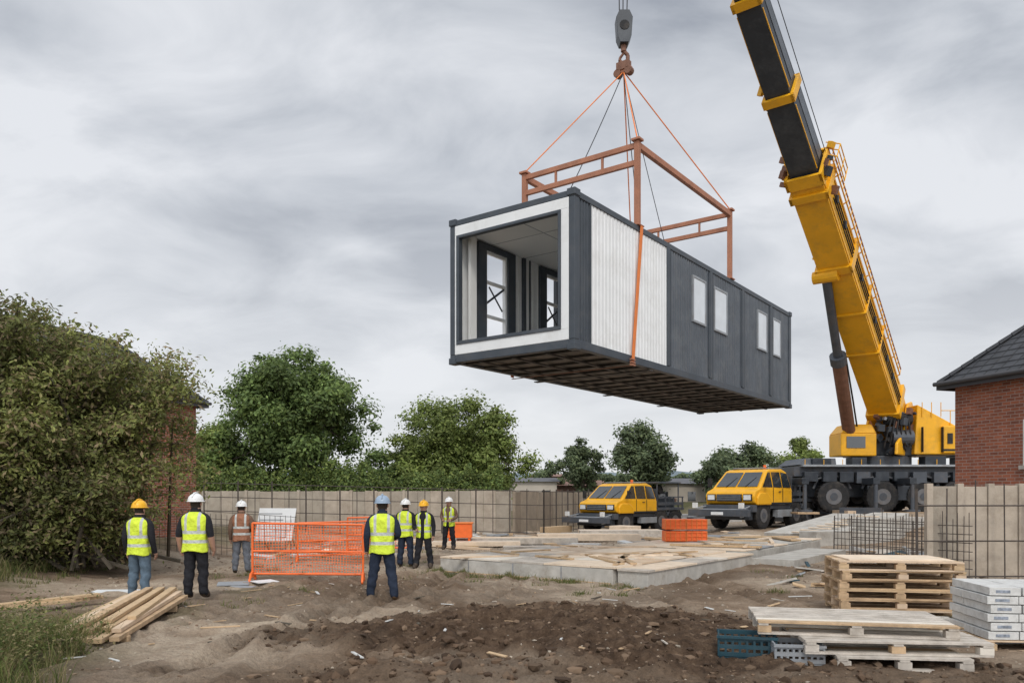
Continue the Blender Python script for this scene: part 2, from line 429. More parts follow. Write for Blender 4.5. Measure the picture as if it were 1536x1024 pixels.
Minv=(Matrix.Translation((1.145,14.56,4.55))@Matrix.Rotation(ANG,4,'Z')).inverted()
hk=Minv@hookw
m=MB()
for s in(s0,s1):
    for y in(ya,yb): m.cyl(hk,(s,y,zt+.13),.015,M_strap,n=6)
def sagline(a,b2,sg,r,mt,k=8):
    a=Vector(a);b2=Vector(b2);pts=[a.lerp(b2,i/k)+Vector((0,0,-sg*4*(i/k)*(1-i/k))) for i in range(k+1)]
    m.tube(pts,[r]*(k+1),mt,5)
sagline(hk,(2.2,2.2,HT),.12,.011,M_cable);sagline(hk,(4.4,.9,HT),.1,.011,M_cable);sagline(hk,(5.2,.6,HT),.05,.009,M_cable)
m.obj('slings',lf)
m=MB()
hx_,hy_,hz_=hk
m.box((hx_,hy_,hz_+.13),(.16,.34,.2),M_rust);m.box((hx_,hy_,hz_+.02),(.1,.44,.1),M_orangesteel)
m.cyl((hx_-.08,hy_+.15,hz_-.02),(hx_+.08,hy_+.15,hz_-.02),.1,M_rust);m.cyl((hx_-.08,hy_-.15,hz_-.02),(hx_+.08,hy_-.15,hz_-.02),.1,M_rust)
m.tube([(hx_,hy_,hz_+.45),(hx_,hy_+.1,hz_+.36),(hx_,hy_+.11,hz_+.25),(hx_,hy_,hz_+.18),(hx_,hy_-.1,hz_+.24)],[.03,.035,.04,.035,.02],M_rust)
m.obj('master_link',lf,bevel=.01)

# ------------------------------------------------------------------ mobile crane
crane=empty('mobile_crane',(0,0,0))
P0=Vector((19.15,40,5.3));P1=Vector((2.9,19.4,22.6))
D=(P1-P0);LB=D.length;Dn=D.normalized()
SD=Dn.cross(Vector((0,0,1))).normalized();UP=SD.cross(Dn)
def bp_(t,s=0,u=0): return P0+D*t+SD*s+UP*u
m=MB()
m.frus(bp_(-.02),bp_(.06),1.2,1.3,1.3,1.6,M_yellow);m.frus(bp_(.06),bp_(.50),1.3,1.6,1.22,1.38,M_yellow)
m.frus(bp_(.50),bp_(.605),.98,1.12,.94,1.06,M_boomdark);m.frus(bp_(.605),bp_(.715),.84,.94,.8,.9,M_boomdark)
m.frus(bp_(.715),bp_(.98),.7,.78,.66,.7,M_boomdark)
for t0,t1,w,h in((.51,.595,.98,1.1),(.615,.705,.84,.93),(.725,.96,.69,.74)):
    for s in(-1,1):
        m.beam(bp_(t0,s*(w/2+.01),.18*h),bp_(t1,s*(w/2-.01),.18*h),.02,.38*h,M_boompanel,up=UP)
        m.beam(bp_(t0,s*(w/2+.02),-.44*h),bp_(t1,s*(w/2),-.44*h),.03,.05,M_yellow,up=UP)
for s in(-1,1):
    for u in(-.62,.62): m.beam(bp_(.08,s*.665,u),bp_(.5,s*.63,u*.86),.03,.12,M_yellow,up=UP)
    for t in(.12,.16,.24,.32,.41,.45): m.box(bp_(t,s*.66,.0),(.1,.16,.3),M_boomdark,rz=.65)
def collar(t,w,h,th=.35,mt=M_yellow):
    a=bp_(t-th/2/LB);b2=bp_(t+th/2/LB);
    for s in(-1,1):
        m.beam(a+SD*s*w/2,b2+SD*s*w/2,.12,h+.12,mt,up=UP);m.beam(a+UP*s*h/2,b2+UP*s*h/2,w+.12,.12,mt,up=UP)
collar(.50,1.26,1.42,.5);collar(.478,1.33,1.5,.3);collar(.36,1.34,1.55,.35);collar(.605,.98,1.08,.3);collar(.715,.84,.94,.3);collar(.06,1.4,1.7,.4);collar(.2,1.34,1.56,.1);collar(.28,1.33,1.55,.1)
for i in range(26):
    t=random.choice([.36,.485,.5,.505,.605]);s=random.choice([-1,1]);k=1 if t<.6 else .72
    m.box(bp_(t+random.uniform(-.012,.012),s*random.uniform(.68,.85)*k,random.uniform(-.7,.8)*k),(random.uniform(.08,.25),random.uniform(.08,.3),random.uniform(.08,.35)),random.choice([M_yellow,M_yellow,M_rust,M_boomdark]),rz=.6,rx=.4)
for s in(-.25,0,.25): m.cyl(bp_(.985,s-.05,-.3),bp_(.985,s+.05,-.3),.42,M_chassis,n=16)
m.frus(bp_(.97),bp_(1.0),.8,1.0,.7,.8,M_yellow)
m.obj('telescopic_boom',crane,bevel=.02)
m=MB()
for s,u in((.8,.62),(.8,.95),(-.8,.62),(-.8,.95)):
    m.tube([bp_(.1,s,u),bp_(.3,s,u*.96),bp_(.5,s*.95,u*.93)],[.03]*3,M_orangesteel if u>.9 else M_yellow,6)
for i in range(40):
    t=.1+.4*i/39
    for s in(-.8,.8): m.cyl(bp_(t,s,.6),bp_(t,s,.92),.016,M_yellow,n=5)
    if i%4==0:
        for s in(-1,1): m.cyl(bp_(t,s*.6,.5),bp_(t,s*.8,.62),.03,M_yellow,n=5)
for k,u in enumerate((-.3,-.1,.1)):
    m.tube([bp_(.06,.70,u),bp_(.2,.69,u+.05),bp_(.34,.68,u)],[.03]*3,M_black,6)
    m.tube([bp_(.06,-.70,u),bp_(.2,-.69,u+.05),bp_(.46,-.68,u)],[.03]*3,M_black,6)
for z in(.0,.35,.7):
    for q in(-1,1):
        pts=[bp_(.465,q*1.0,z+.4),bp_(.5,q*1.0,z+.4),bp_(.505,q*.5,z+.5)]
        m.tube(pts,[.022]*3,M_yellow,6)
for t in(.465,.48,.5):
    for q in(-1,1): m.cyl(bp_(t,q*1.0,.35),bp_(t,q*1.0,1.1),.022,M_yellow,n=5)
for s in(-.25,.25): m.tube([bp_(-.0,s,1.4),bp_(.5,s,1.05),bp_(.98,s,.55)],[.018]*3,M_cable,5)
m.tube([bp_(.5,-.62,.5),bp_(.72,-.62,.45),bp_(.98,-.5,.3)],[.015]*3,M_cable,5)
m.obj('ladder_rails_and_hoses',crane)
m=MB()
ra=Vector((16.6,39.0,4.3));rb=bp_(.355,.35,-.8)
mid=ra.lerp(rb,.56)
m.cyl(ra,mid,.30,M_rust,n=16);m.cyl(mid,rb,.19,M_chassis,n=14);m.cyl(mid-(rb-ra).normalized()*.3,mid+(rb-ra).normalized()*.15,.36,M_chassis,n=16)
m.cyl(ra+SD*.4,ra-SD*.4,.35,M_yellow,n=14);m.cyl(rb+SD*.5,rb-SD*.5,.26,M_yellow,n=12)
m.tube([ra+Vector((.4,0,.2)),ra.lerp(rb,.3)+Vector((.4,0,0)),mid+Vector((.35,0,0))],[.04]*3,M_black,6)
m.obj('luffing_ram',crane)
m=MB()
hd=Vector((D.x,D.y,0)).normalized();sd=Vector((hd.y,-hd.x,0))
m.cyl((18.3,39.8,3.25),(18.3,39.8,3.75),1.5,M_chassis,n=28)
for s in(-.85,.85):
    o=Vector((18.7,39.6,0))+sd*s
    pr=[(-1.9,3.75),(2.2,3.75),(2.1,4.3),(.9,4.8),(-.1,6.35),(-.9,6.5),(-1.6,5.8)]
    n=len(pr);vs=[]
    for w in(-.07,.07):
        for a,z in pr: q=o+hd*a+sd*w;vs.append((q.x,q.y,z))
    m.add(vs,[(i,(i+1)%n,n+(i+1)%n,n+i) for i in range(n)]+[tuple(range(n-1,-1,-1)),tuple(range(n,2*n))],M_yellow)
m.bb(15.75,17.45,38.1,39.6,3.72,4.8,M_yellow);m.hexa([(15.75,38.1,4.8),(17.45,38.1,4.8),(17.45,39.6,4.8),(15.75,39.6,4.8),(16.1,38.3,5.25),(17.3,38.3,5.25),(17.3,39.5,5.25),(16.1,39.5,5.25)],M_yellow)
m.hexa([(19.3,38.2,3.8),(22.0,38.2,3.8),(22.0,41.4,3.8),(19.3,41.4,3.8),(19.5,38.3,6.2),(21.6,38.3,5.05),(21.6,41.3,5.05),(19.5,41.3,6.2)],M_yellow)
m.bb(20.6,22.0,38.05,41.2,3.85,5.15,M_yellow)
m.bb(21.9,22.6,38.4,41.4,3.75,5.2,M_chassis)
m.bb(17.0,19.6,38.5,41.0,3.75,4.5,M_boomdark)
m.obj('superstructure',crane,bevel=.05)
m=MB()
for i in range(40):
    q=(17.5+random.random()*1.9,38.05+random.random()*.6,3.9+random.random()*2.0)
    m.box(q,(.1+.28*random.random(),.2,.08+.28*random.random()),random.choice([M_black,M_boomdark,M_chassis,M_rust,M_grey,M_boomdark]),rz=random.random(),ry=random.random())
m.cyl((18.2,38.3,4.6),(19.2,38.3,4.6),.38,M_chassis,n=16);m.cyl((18.0,38.4,5.5),(19.2,38.4,5.5),.3,M_black,n=16)
for i in range(6): m.tube([(17.8+i*.25,38.1,4.1),(17.9+i*.22,37.95,4.8),(18.2+i*.15,38.1,5.6)],[.035]*3,M_black,5)
for x in(20.8,21.2,21.6): m.bb(x,x+.25,38.02,38.05,4.3,4.8,M_black)
m.bb(16.0,16.9,38.07,38.1,4.1,4.65,M_win)
for x in(19.62,20.58): m.bb(x,x+.02,38.0,38.2,3.9,5.1,M_black)
m.bb(20.6,22.0,38.03,38.05,3.95,4.05,M_black)
for x in np.arange(19.7,22.4,.45): m.cyl((x,38.25,5.2 if x>20.6 else 5.6),(x,38.25,5.9 if x>20.6 else 6.3),.02,M_yellow,n=5)
m.cyl((20.6,38.25,5.9),(22.4,38.25,5.9),.02,M_yellow,n=5)
m.obj('machinery',crane)
m=MB()
G0=1.03
m.bb(13.6,25,38.4,41.2,2.75,3.2,M_chassis)
m.bb(14.2,24.8,38.9,40.7,1.75,2.75,M_boomdark)
m.bb(13.9,23,38.0,41.5,3.2,3.3,M_grey)
m.hexa([(13.7,38.3,3.3),(15.6,38.3,3.3),(15.6,41.1,3.3),(13.7,41.1,3.3),(14.1,38.4,3.62),(15.6,38.4,3.62),(15.6,41.0,3.62),(14.1,41.0,3.62)],M_chassis)
for x,w,z in((14.4,.9,.3),(16.3,.7,.35),(19.8,1.0,.4),(21.3,.8,.35),(22.9,1.1,.5)): m.bb(x,x+w,38.15,38.8,3.3,3.3+z,random.choice([M_chassis,M_boomdark]))
for x in(14.0,14.9,15.7,16.5,17.4,18.3,19.2,20.2,21.1,22.0): m.bb(x,x+.65,38.1,38.4,2.35+random.random()*.2,2.95,random.choice([M_chassis,M_boomdark,M_boomdark,M_grey]))
for x in(17.05,18.5): m.bb(x,x+.7,38.2,38.7,1.6,2.3,M_boomdark)
for x in(16.9,18.6,22.6,13.6):
    m.bb(x-.16,x+.16,36.9,42.4,2.35,2.65,M_boomdark);
    for y in(37.0,42.3): m.cyl((x,y,G0+.12),(x,y,2.6),.09,M_chassis,n=12);m.cyl((x,y,G0+.02),(x,y,G0+.14),.34,M_chassis,n=16);m.bb(x-.5,x+.5,y-.5,y+.5,G0-.06,G0+.03,M_palwood)
for x in(15.4,17.75,19.7,21.3,24.2):
    m.tube([(x-.9,38.35,2.15),(x-.7,38.35,2.62),(x,38.35,2.8),(x+.7,38.35,2.62),(x+.9,38.35,2.15)],[.06]*5,M_chassis,6)
for x in np.arange(14,23,.9): m.cyl((x,38.05,3.3),(x,38.05,3.55),.02,M_yellow,n=5)
m.obj('carrier_chassis',crane,bevel=.03)
def wheel(m,c,r,w,ax=(0,1,0)):
    c=Vector(c);ax=Vector(ax).normalized()
    k=20
    m.cyl(c-ax*w*.42,c+ax*w*.42,r,M_black,n=k);
    m.cyl(c-ax*w*.5,c-ax*w*.42,r*.88,M_black,r,n=k);m.cyl(c+ax*w*.42,c+ax*w*.5,r,M_black,r*.88,n=k)
    m.cyl(c-ax*w*.53,c+ax*w*.53,r*.5,M_hub,n=k);m.cyl(c-ax*w*.56,c+ax*w*.56,r*.25,M_chassis,n=10)
    q=ax.cross(Vector((0,0,1)))
    for i in range(28):
        t=2*math.pi*i/28;dd=q*math.cos(t)+Vector((0,0,1))*math.sin(t)
        m.beam(c+dd*r-ax*w*.42,c+dd*r+ax*w*.42,.07*r,.05*r*1.2,M_black,up=dd)
m=MB()
for x in(15.4,17.75,19.7,21.3,23.9):
    for y in(38.35,41.15): wheel(m,(x,y,G0+.74),.76,.5)
m.obj('wheels',crane)
m=MB()
hb=Vector((2.72,19.4,13.4))
for dx,dy in((-.13,0),(-.02,.0),(.1,0),(.0,.12)): m.cyl(hb+Vector((dx*.8,dy,.2)),(P1.x-.1+dx*2,P1.y+.1+dy*2,P1.z-.6),.014,M_cable,n=5)
m.obj('hoist_ropes',crane)
m=MB()
m.prism([(-.17,-.1),(-.2,.35),(-.12,.52),(.12,.52),(.2,.35),(.17,-.1),(.1,-.26),(-.1,-.26)],-.16,.16,M_boomdark)
m.cyl((0,-.175,.15),(0,.175,.15),.12,M_black,n=14);m.cyl((0,0,-.25),(0,0,-.42),.07,M_rust)
m.tube([(0,0,-.4),(.1,0,-.5),(.1,0,-.62),(0,0,-.7),(-.1,0,-.64),(-.1,0,-.56)],[.05,.05,.05,.045,.035,.02],M_rust)
m.obj('hook_block',crane,loc=(2.72,19.4,13.05),bevel=.02)

# ------------------------------------------------------------------ trucks
def truck(loc,rz,kind):
    e=empty('yellow_utility_truck',loc,rz)
    def tp(x,y,z):
        k=1-.16*max(0,min(1,(z-1.6)/.9)); return (x,y*k,z)
    m=MB()
    prof=[(2.25,1.02),(2.42,1.1),(2.48,1.36),(2.36,1.55),(1.95,1.68),(1.15,2.40),(.9,2.47),(-.15,2.49),(-.5,2.36),(-.72,1.6),(-.72,1.02)]
    m.prism(prof,-1.22,1.22,M_yellow,tp)
    for s in(-1,1): m.prism([(2.3,1.0),(2.3,1.3),(2.1,1.5),(1.5,1.5),(1.2,1.28),(1.15,1.0)],s*1.24-.06,s*1.24+.06,M_yellow)
    m.obj('cab',e,bevel=.05)
    m=MB()
    def q(p,mt=M_win): m.add([tp(*v) for v in p],[(0,1,2,3)],mt)
    for y0,y1 in((-1.06,-.04),(.04,1.06)):
        q([(1.90,y0,1.74),(1.90,y1,1.74),(1.24,y1*.98,2.335),(1.24,y0*.98,2.335)])
    m.v=[(x+.015,y,z+.012) for x,y,z in m.v]
    for s in(-1,1):
        y=s*1.232
        for a in([(1.78,1.72),(.95,1.72),(.95,2.34),(1.14,2.34)],[(.87,1.72),(.15,1.72),(.15,2.36),(.87,2.35)],[(.07,1.72),(-.6,1.72),(-.45,2.3),(.07,2.36)]):
            m.add([tp(x,y,z) for x,z in a],[(0,1,2,3)],M_win)
        for x in(.11,.91): m.bb(x-.012,x+.012,min(y,y*.99),max(y,y*.99),1.1,1.7,M_black)
        m.bb(.3,.46,min(y,y*1.02),max(y,y*1.02),1.52,1.56,M_black)
        m.bb(-.7,2.2,min(y*1.0,y*1.045),max(y*1.0,y*1.045),1.02,1.1,M_black)
    for y in(-.5,.45): m.beam((1.95,y,1.74),(1.5,y+.3,2.13),.02,.02,M_black)
    m.obj('windows',e)
    m=MB()
    m.bb(2.44,2.52,-.62,.62,1.14,1.44,M_black)
    for z in(1.2,1.28,1.36): m.bb(2.52,2.54,-.6,.6,z,z+.025,M_grey)
    for s in(-1,1):
        m.box((2.46,s*.9,1.3),(.14,.34,.2),M_lamp);m.box((2.43,s*.9,1.3),(.13,.42,.28),M_black)
        m.beam((1.6,s*1.15,1.8),(1.75,s*1.42,1.95),.03,.03,M_black);m.box((1.77,s*1.46,1.92),(.08,.2,.38),M_black)
    m.bb(-2.9,2.35,-.6,.6,.5,.98,M_boomdark)
    m.bb(-.9,2.3,-1.15,1.15,.84,1.0,M_chassis)
    m.bb(2.3,2.62,-1.25,1.25,.72,1.0,M_chassis);m.bb(2.62,3.25,-1.05,1.05,.74,.84,M_grey)
    m.bb(3.2,3.4,-1.5,1.5,.55,.82,M_chassis);m.bb(2.4,2.7,-1.1,1.1,.4,.7,M_boomdark)
    for s in(-1,1):
        m.box((3.36,s*1.15,.98),(.12,.22,.22),M_lamp);m.beam((2.5,s*.8,.6),(3.3,s*1.1,.55),.1,.1,M_grey)
        m.beam((2.6,s*1.1,.95),(3.25,s*1.2,.85),.05,.05,M_grey)
        m.bb(-.75,.5,min(s*.95,s*1.2),max(s*.95,s*1.2),.5,.8,M_grey if s>0 else M_chassis)
        m.tube([(1.05,s*1.12,.75),(1.2,s*1.12,1.12),(1.65,s*1.12,1.25),(2.1,s*1.12,1.12),(2.25,s*1.12,.75)],[.06]*5,M_black,6)
        for xx in(-1.15,-2.3): m.tube([(xx-.62,s*1.12,.85),(xx-.4,s*1.12,1.12),(xx+.4,s*1.12,1.12),(xx+.62,s*1.12,.85)],[.05]*4,M_chassis,6)
    m.bb(3.4,3.43,-.3,.3,.6,.72,M_white)
    m.bb(-3.0,-.78,-1.22,1.22,1.12,1.26,M_chassis);m.bb(-.86,-.78,-1.15,1.15,1.26,2.2,M_chassis)
    for x in(-2.95,-2.2,-1.5):
        for s in(-1,1): m.bb(x,x+.06,s*1.18-.03,s*1.18+.03,1.26,1.8,M_chassis)
    for s in(-1,1):
        m.beam((-3.0,s*1.18,1.8),(-.86,s*1.18,1.8),.04,.06,M_chassis);m.beam((-3,s*1.18,1.45),(-.86,s*1.18,1.45),.03,.16,M_chassis)
    if kind==0:
        m.bb(-2.6,-1.0,-.9,.9,1.26,1.75,M_boomdark);m.bb(-2.9,-.9,-1.1,1.1,2.5,2.58,M_chassis)
        for x in(-2.8,-1.0):
            for s in(-1,1): m.cyl((x,s*1.0,1.26),(x,s*1.0,2.5),.04,M_chassis,n=6)
        m.cyl((-1.8,-.5,1.9),(-1.8,.6,2.2),.25,M_black)
    else:
        m.box((-1.5,0,1.6),(.8,1.7,.6),M_chassis);m.box((-2.4,0,1.5),(.9,1.5,.4),M_boomdark,ry=.1);m.cyl((-1.2,-.9,2.0),(-1.2,.9,2.0),.2,M_grey,n=12)
        m.beam((-2.7,0,1.6),(-1.4,0,2.4),.2,.25,M_yellow)
    for k in range(14): m.box((-2.8+random.random()*1.8,-.9+1.8*random.random(),1.5+.6*random.random()),(.15+.3*random.random(),.2,.2),random.choice([M_black,M_grey,M_rust,M_chassis,M_boomdark]),rz=random.random())
    m.beam((-.2,-.9,2.55),(-.2,.9,2.55),.04,.04,M_grey);m.beam((.9,-.8,2.53),(.9,.8,2.53),.04,.04,M_grey)
    for y in(-.6,.6): m.beam((-.2,y,2.53),(.9,y,2.51),.03,.03,M_grey)
    m.cyl((.4,.5,2.45),(.4,.5,2.66),.07,M_orange)
    m.obj('bumper_bed_and_fittings',e,bevel=.015)
    m=MB()
    for x in(1.65,-1.15,-2.3):
        for s in(-1,1): wheel(m,(x,s*1.0,.57),.57,.38)
    m.obj('wheels',e)
    return e
t=truck((6.0,40.8,gz(6.3,41.4)-.05),R(-138),0)
t=truck((11.9,38.3,.28),R(-138),1);t.scale=(1.05,1.05,1.12)

# ------------------------------------------------------------------ fences
def panel_fence(name,a,b2,h,step,mts,cap=True):
    a=Vector((*a,0));b2=Vector((*b2,0));L_=(b2-a).length;d=(b2-a)/L_;nrm=Vector((-d.y,d.x,0));m=MB();n=int(L_/step)
    st=L_/n
    for i in range(n+1):
        p=a+d*i*st;z=gz(p.x,p.y)
        m.beam((p.x,p.y,z-.2),(p.x,p.y,h+.04),.13,.13,mts[0],up=d)
        if i<n:
            q=a+d*(i+.5)*st;z=min(z,gz(q.x,q.y))
            k=max(1,int(st/.6))
            for j in range(k):
                u0=a+d*(i*st+.07+(st-.14)*j/k+.006);u1=a+d*(i*st+.07+(st-.14)*(j+1)/k-.006);dh=random.uniform(-.03,.015)
                w0=nrm*(.03+random.uniform(-.006,.006))
                m.hexa([u0-w0+Vector((0,0,z-.1)),u1-w0+Vector((0,0,z-.1)),u1+w0+Vector((0,0,z-.1)),u0+w0+Vector((0,0,z-.1)),
                    u0-w0+Vector((0,0,h+dh)),u1-w0+Vector((0,0,h+dh)),u1+w0+Vector((0,0,h+dh)),u0+w0+Vector((0,0,h+dh))],random.choice(mts))
    return m.obj(name)
M_fence2=mat('timber_hoarding',(.30,.245,.185),.9,0,.2,1.5,.2,25,dirt=(.17,.14,.10),dirtamt=.5)
M_fence3=mat('timber_hoarding_dark',(.24,.19,.14),.9,0,.2,1.5,.2,25,dirt=(.15,.12,.09),dirtamt=.5)
panel_fence('concrete_panel_fence',(-34,40),(-.1,39),2.05,2.6,[M_concpanel,M_concpanel2])
panel_fence('concrete_panel_fence',(9.05,17.3),(13.7,17.3),2.06,.62,[M_concpanel,M_concpanel2])
panel_fence('timber_hoarding_fence',(0.1,39),(6.2,52),2.02,2.4,[M_fence2,M_fence3])
def mesh_fence(name,a,b2,h,z0=None,dx=.2,dz=.35,r=.012,post=2.5,mt=M_rebar,jit=0):
    a=Vector((*a,0));b2=Vector((*b2,0));L_=(b2-a).length;d=(b2-a)/L_;m=MB()
    n=int(L_/dx)
    for i in range(n+1):
        p=a+d*i*dx;z=gz(p.x,p.y) if z0 is None else z0
        hh=h+(random.random()*jit)
        rr=r*1.9 if (i%max(1,int(post/dx)))==0 else r
        j=Vector(((random.random()-.5)*jit*.2,0,0))
        m.cyl((p.x,p.y,z-.05),Vector((p.x,p.y,z+hh))+j,rr,mt,n=4)
    z=0
    while z<h:
        za=gz(a.x,a.y) if z0 is None else z0;zb=gz(b2.x,b2.y) if z0 is None else z0
        m.cyl(a+Vector((0,0,za+z+.1)),b2+Vector((0,0,zb+z+.1)),r,mt,n=4);z+=dz
    return m.obj(name)
mesh_fence('wire_mesh_fence',(-14.5,37.5),(1.5,37.5),2.15,dx=.8,dz=.65,r=.018,post=2.4)
mesh_fence('wire_mesh_fence',(1.5,37.5),(7,49.5),2.15,dx=.8,dz=.65,r=.018,post=2.4)
mesh_fence('wire_mesh_fence',(-10.8,24),(-6.9,25.5),1.25,dx=.16,dz=.22,r=.008)
mesh_fence('rebar_mesh_panel',(8.6,16.9),(13.5,16.9),1.95,dx=.62,dz=.75,r=.016,jit=.2)
mesh_fence('rebar_mesh_panel',(8.2,19.2),(9.6,16.6),1.25,dx=.12,dz=.18,r=.009,jit=.25)
mesh_fence('rebar_mesh_panel',(9.9,24.5),(12.0,21.5),1.1,dx=.13,dz=.2,r=.010,jit=.3)

# ------------------------------------------------------------------ buildings
def brick_mat(name,c1,c2,mort):
    m,nt,b=new_mat(name);N=nt.nodes;L=nt.links
    tc=N.new('ShaderNodeTexCoord');s=N.new('ShaderNodeSeparateXYZ');L.new(tc.outputs['Object'],s.inputs[0])
    ad=N.new('ShaderNodeMath');L.new(s.outputs[0],ad.inputs[0]);L.new(s.outputs[1],ad.inputs[1])
    cb=N.new('ShaderNodeCombineXYZ');L.new(ad.outputs[0],cb.inputs[0]);L.new(s.outputs[2],cb.inputs[1])
    br=N.new('ShaderNodeTexBrick');br.inputs['Scale'].default_value=1;br.inputs['Brick Width'].default_value=.24;br.inputs['Row Height'].default_value=.085
    br.inputs['Mortar Size'].default_value=.008;br.inputs['Color1'].default_value=(*c1,1);br.inputs['Color2'].default_value=(*c2,1);br.inputs['Mortar'].default_value=(*mort,1);br.inputs['Bias'].default_value=-.1
    L.new(cb.outputs[0],br.inputs['Vector'])
    n=N.new('ShaderNodeTexNoise');n.inputs['Scale'].default_value=2.5;n.inputs['Detail'].default_value=8;L.new(tc.outputs['Object'],n.inputs['Vector'])
    r=N.new('ShaderNodeMapRange');r.inputs['To Min'].default_value=.6;r.inputs['To Max'].default_value=1.35;L.new(n.outputs['Fac'],r.inputs['Value'])
    mx=N.new('ShaderNodeMix');mx.data_type='RGBA';mx.blend_type='MULTIPLY';mx.inputs['Factor'].default_value=1
    L.new(br.outputs['Color'],mx.inputs[6]);L.new(r.outputs[0],mx.inputs[7]);L.new(mx.outputs[2],b.inputs['Base Color'])
    bp=N.new('ShaderNodeBump');bp.inputs['Strength'].default_value=.5;bp.inputs['Distance'].default_value=.01;bp.invert=True
    L.new(br.outputs['Fac'],bp.inputs['Height']);L.new(bp.outputs['Normal'],b.inputs['Normal']);b.inputs['Roughness'].default_value=.9
    return m
M_brick=brick_mat('red_brick',(.36,.115,.06),(.19,.065,.042),(.32,.26,.22))
M_tile=mat('roof_tile',(.055,.058,.065),.7,0,.3,3,.3,20)
M_fascia=mat('fascia',(.06,.06,.065),.5,0,.1,3)
def hip_house(name,loc,rz,x0,x1,y0,y1,ze,pitch,wins,ov=.3):
    e=empty(name,loc,rz)
    m=MB();m.bb(x0,x1,y0,y1,-.3,ze,M_brick);m.obj('walls',e)
    m=MB();X0,X1,Y0,Y1=x0-ov,x1+ov,y0-ov,y1+ov;hw=min(X1-X0,Y1-Y0)/2;n=int(hw*math.sqrt(1+pitch*pitch)/.26)
    for i in range(n):
        a=hw*i/n;a2=hw*(i+1)/n;z=ze+a*pitch;z2=ze+a2*pitch-.0
        l=.035
        o=[(X0+a,Y0+a),(X1-a,Y0+a),(X1-a,Y1-a),(X0+a,Y1-a)];q=[(X0+a2,Y0+a2),(X1-a2,Y0+a2),(X1-a2,Y1-a2),(X0+a2,Y1-a2)]
        for k in range(4):
            k2=(k+1)%4
            p0,p1,q1,q0=o[k],o[k2],q[k2],q[k]
            if a2>=hw-1e-6 and (Vector(q0)-Vector(q1)).length<1e-4:
                m.add([(*p0,z+l),(*p1,z+l),(*q1,z2)],[(0,1,2)],M_tile)
            else: m.add([(*p0,z+l),(*p1,z+l),(*q1,z2),(*q0,z2)],[(0,1,2,3)],M_tile)
            m.add([(*p0,z-.02),(*p1,z-.02),(*p1,z+l),(*p0,z+l)],[(0,1,2,3)],M_tile)
            if i<28:
                pa=Vector((*p0,z+l));pb=Vector((*p1,z+l));qa=Vector((*q0,z2));qb=Vector((*q1,z2));Lk=(pb-pa).length;c=int(Lk/.33)
                for j in range(c):
                    f=(j+.5*(i%2)+.25)/c
                    if f<1:
                        u=pa.lerp(pb,f);dd=(pb-pa).normalized()
                        w=qa-pa; w=w-dd*w.dot(dd)
                        up=Vector((0,0,.01))
                        if 0<(u+w-qa).dot(dd)<(qb-qa).length:
                            m.add([u-dd*.012+up,u+dd*.012+up,u+w+dd*.012+up,u+w-dd*.012+up],[(0,1,2,3)],M_black)
    zr=ze+hw*pitch
    c=[(X0,Y0),(X1,Y0),(X1,Y1),(X0,Y1)]
    if X1-X0>Y1-Y0: r0,r1=(X0+hw,Y0+hw),(X1-hw,Y0+hw);pr=[(c[0],r0),(c[3],r0),(c[1],r1),(c[2],r1)]
    else: r0,r1=(X0+hw,Y0+hw),(X0+hw,Y1-hw);pr=[(c[0],r0),(c[1],r0),(c[2],r1),(c[3],r1)]
    for a,b2 in pr:
        A=Vector((*a,ze+.05));Bv=Vector((*b2,zr+.05));kk=int((Bv-A).length/.35)
        for j in range(kk): m.frus(A.lerp(Bv,j/kk),A.lerp(Bv,(j+1.05)/kk),.24,.09,.2,.07,M_tile)
    m.frus((*r0,zr+.05),(*r1,zr+.05),.24,.09,.24,.09,M_tile)
    m.bb(X0,X1,Y0,Y1,ze-.02,ze+.0,M_fascia)
    m.obj('roof',e)
    m=MB()
    for a in((X0-.02,X1+.02,Y0-.03,Y0),(X0-.02,X1+.02,Y1,Y1+.03),(X0-.03,X0,Y0,Y1),(X1,X1+.03,Y0,Y1)): m.bb(*a,ze-.16,ze+.03,M_fascia)
    m.cyl((X0-.08,Y0-.05,ze-.0),(X0-.08,Y1+.05,ze-.0),.06,M_fascia,n=10);m.cyl((X1+.08,Y0-.05,ze-.0),(X1+.08,Y1+.05,ze-.0),.06,M_fascia,n=10)
    m.obj('fascia_and_gutter',e)
    m=MB()
    for (sx,a,b2,z0,z1) in wins:
        xw=x0 if sx<0 else x1
        def bx(ya_,yb_,d0,d1,za,zb,mt): m.bb(min(xw+sx*d0,xw+sx*d1),max(xw+sx*d0,xw+sx*d1),ya_,yb_,za,zb,mt)
        bx(a,b2,-.02,.012,z0,z1,M_win)
        for q in((a,a+.06,z0,z1),(b2-.06,b2,z0,z1),(a+.06,b2-.06,z0,z0+.06),(a+.06,b2-.06,z1-.06,z1),((a+b2)/2-.03,(a+b2)/2+.03,z0+.06,z1-.06)): bx(q[0],q[1],.012,.035,q[2],q[3],M_white)
        bx(a-.08,b2+.08,-.01,.09,z0-.1,z0-.003,M_conc)
    m.obj('windows',e)
hip_house('brick_house',(12.24,22,0),R(18.6),0,8.5,-9,0,4.92,.95,[(-1,-3.3,-2.05,2.6,3.75),(-1,-7,-5.8,2.6,3.75)],.3)
hip_house('brick_house',(-11.9,30,0),R(-18.6),-3.9,0,-10,0,5.3,.9,[(1,-4.5,-3.4,3,4.2),(1,-8,-6.9,3,4.2)],.3)
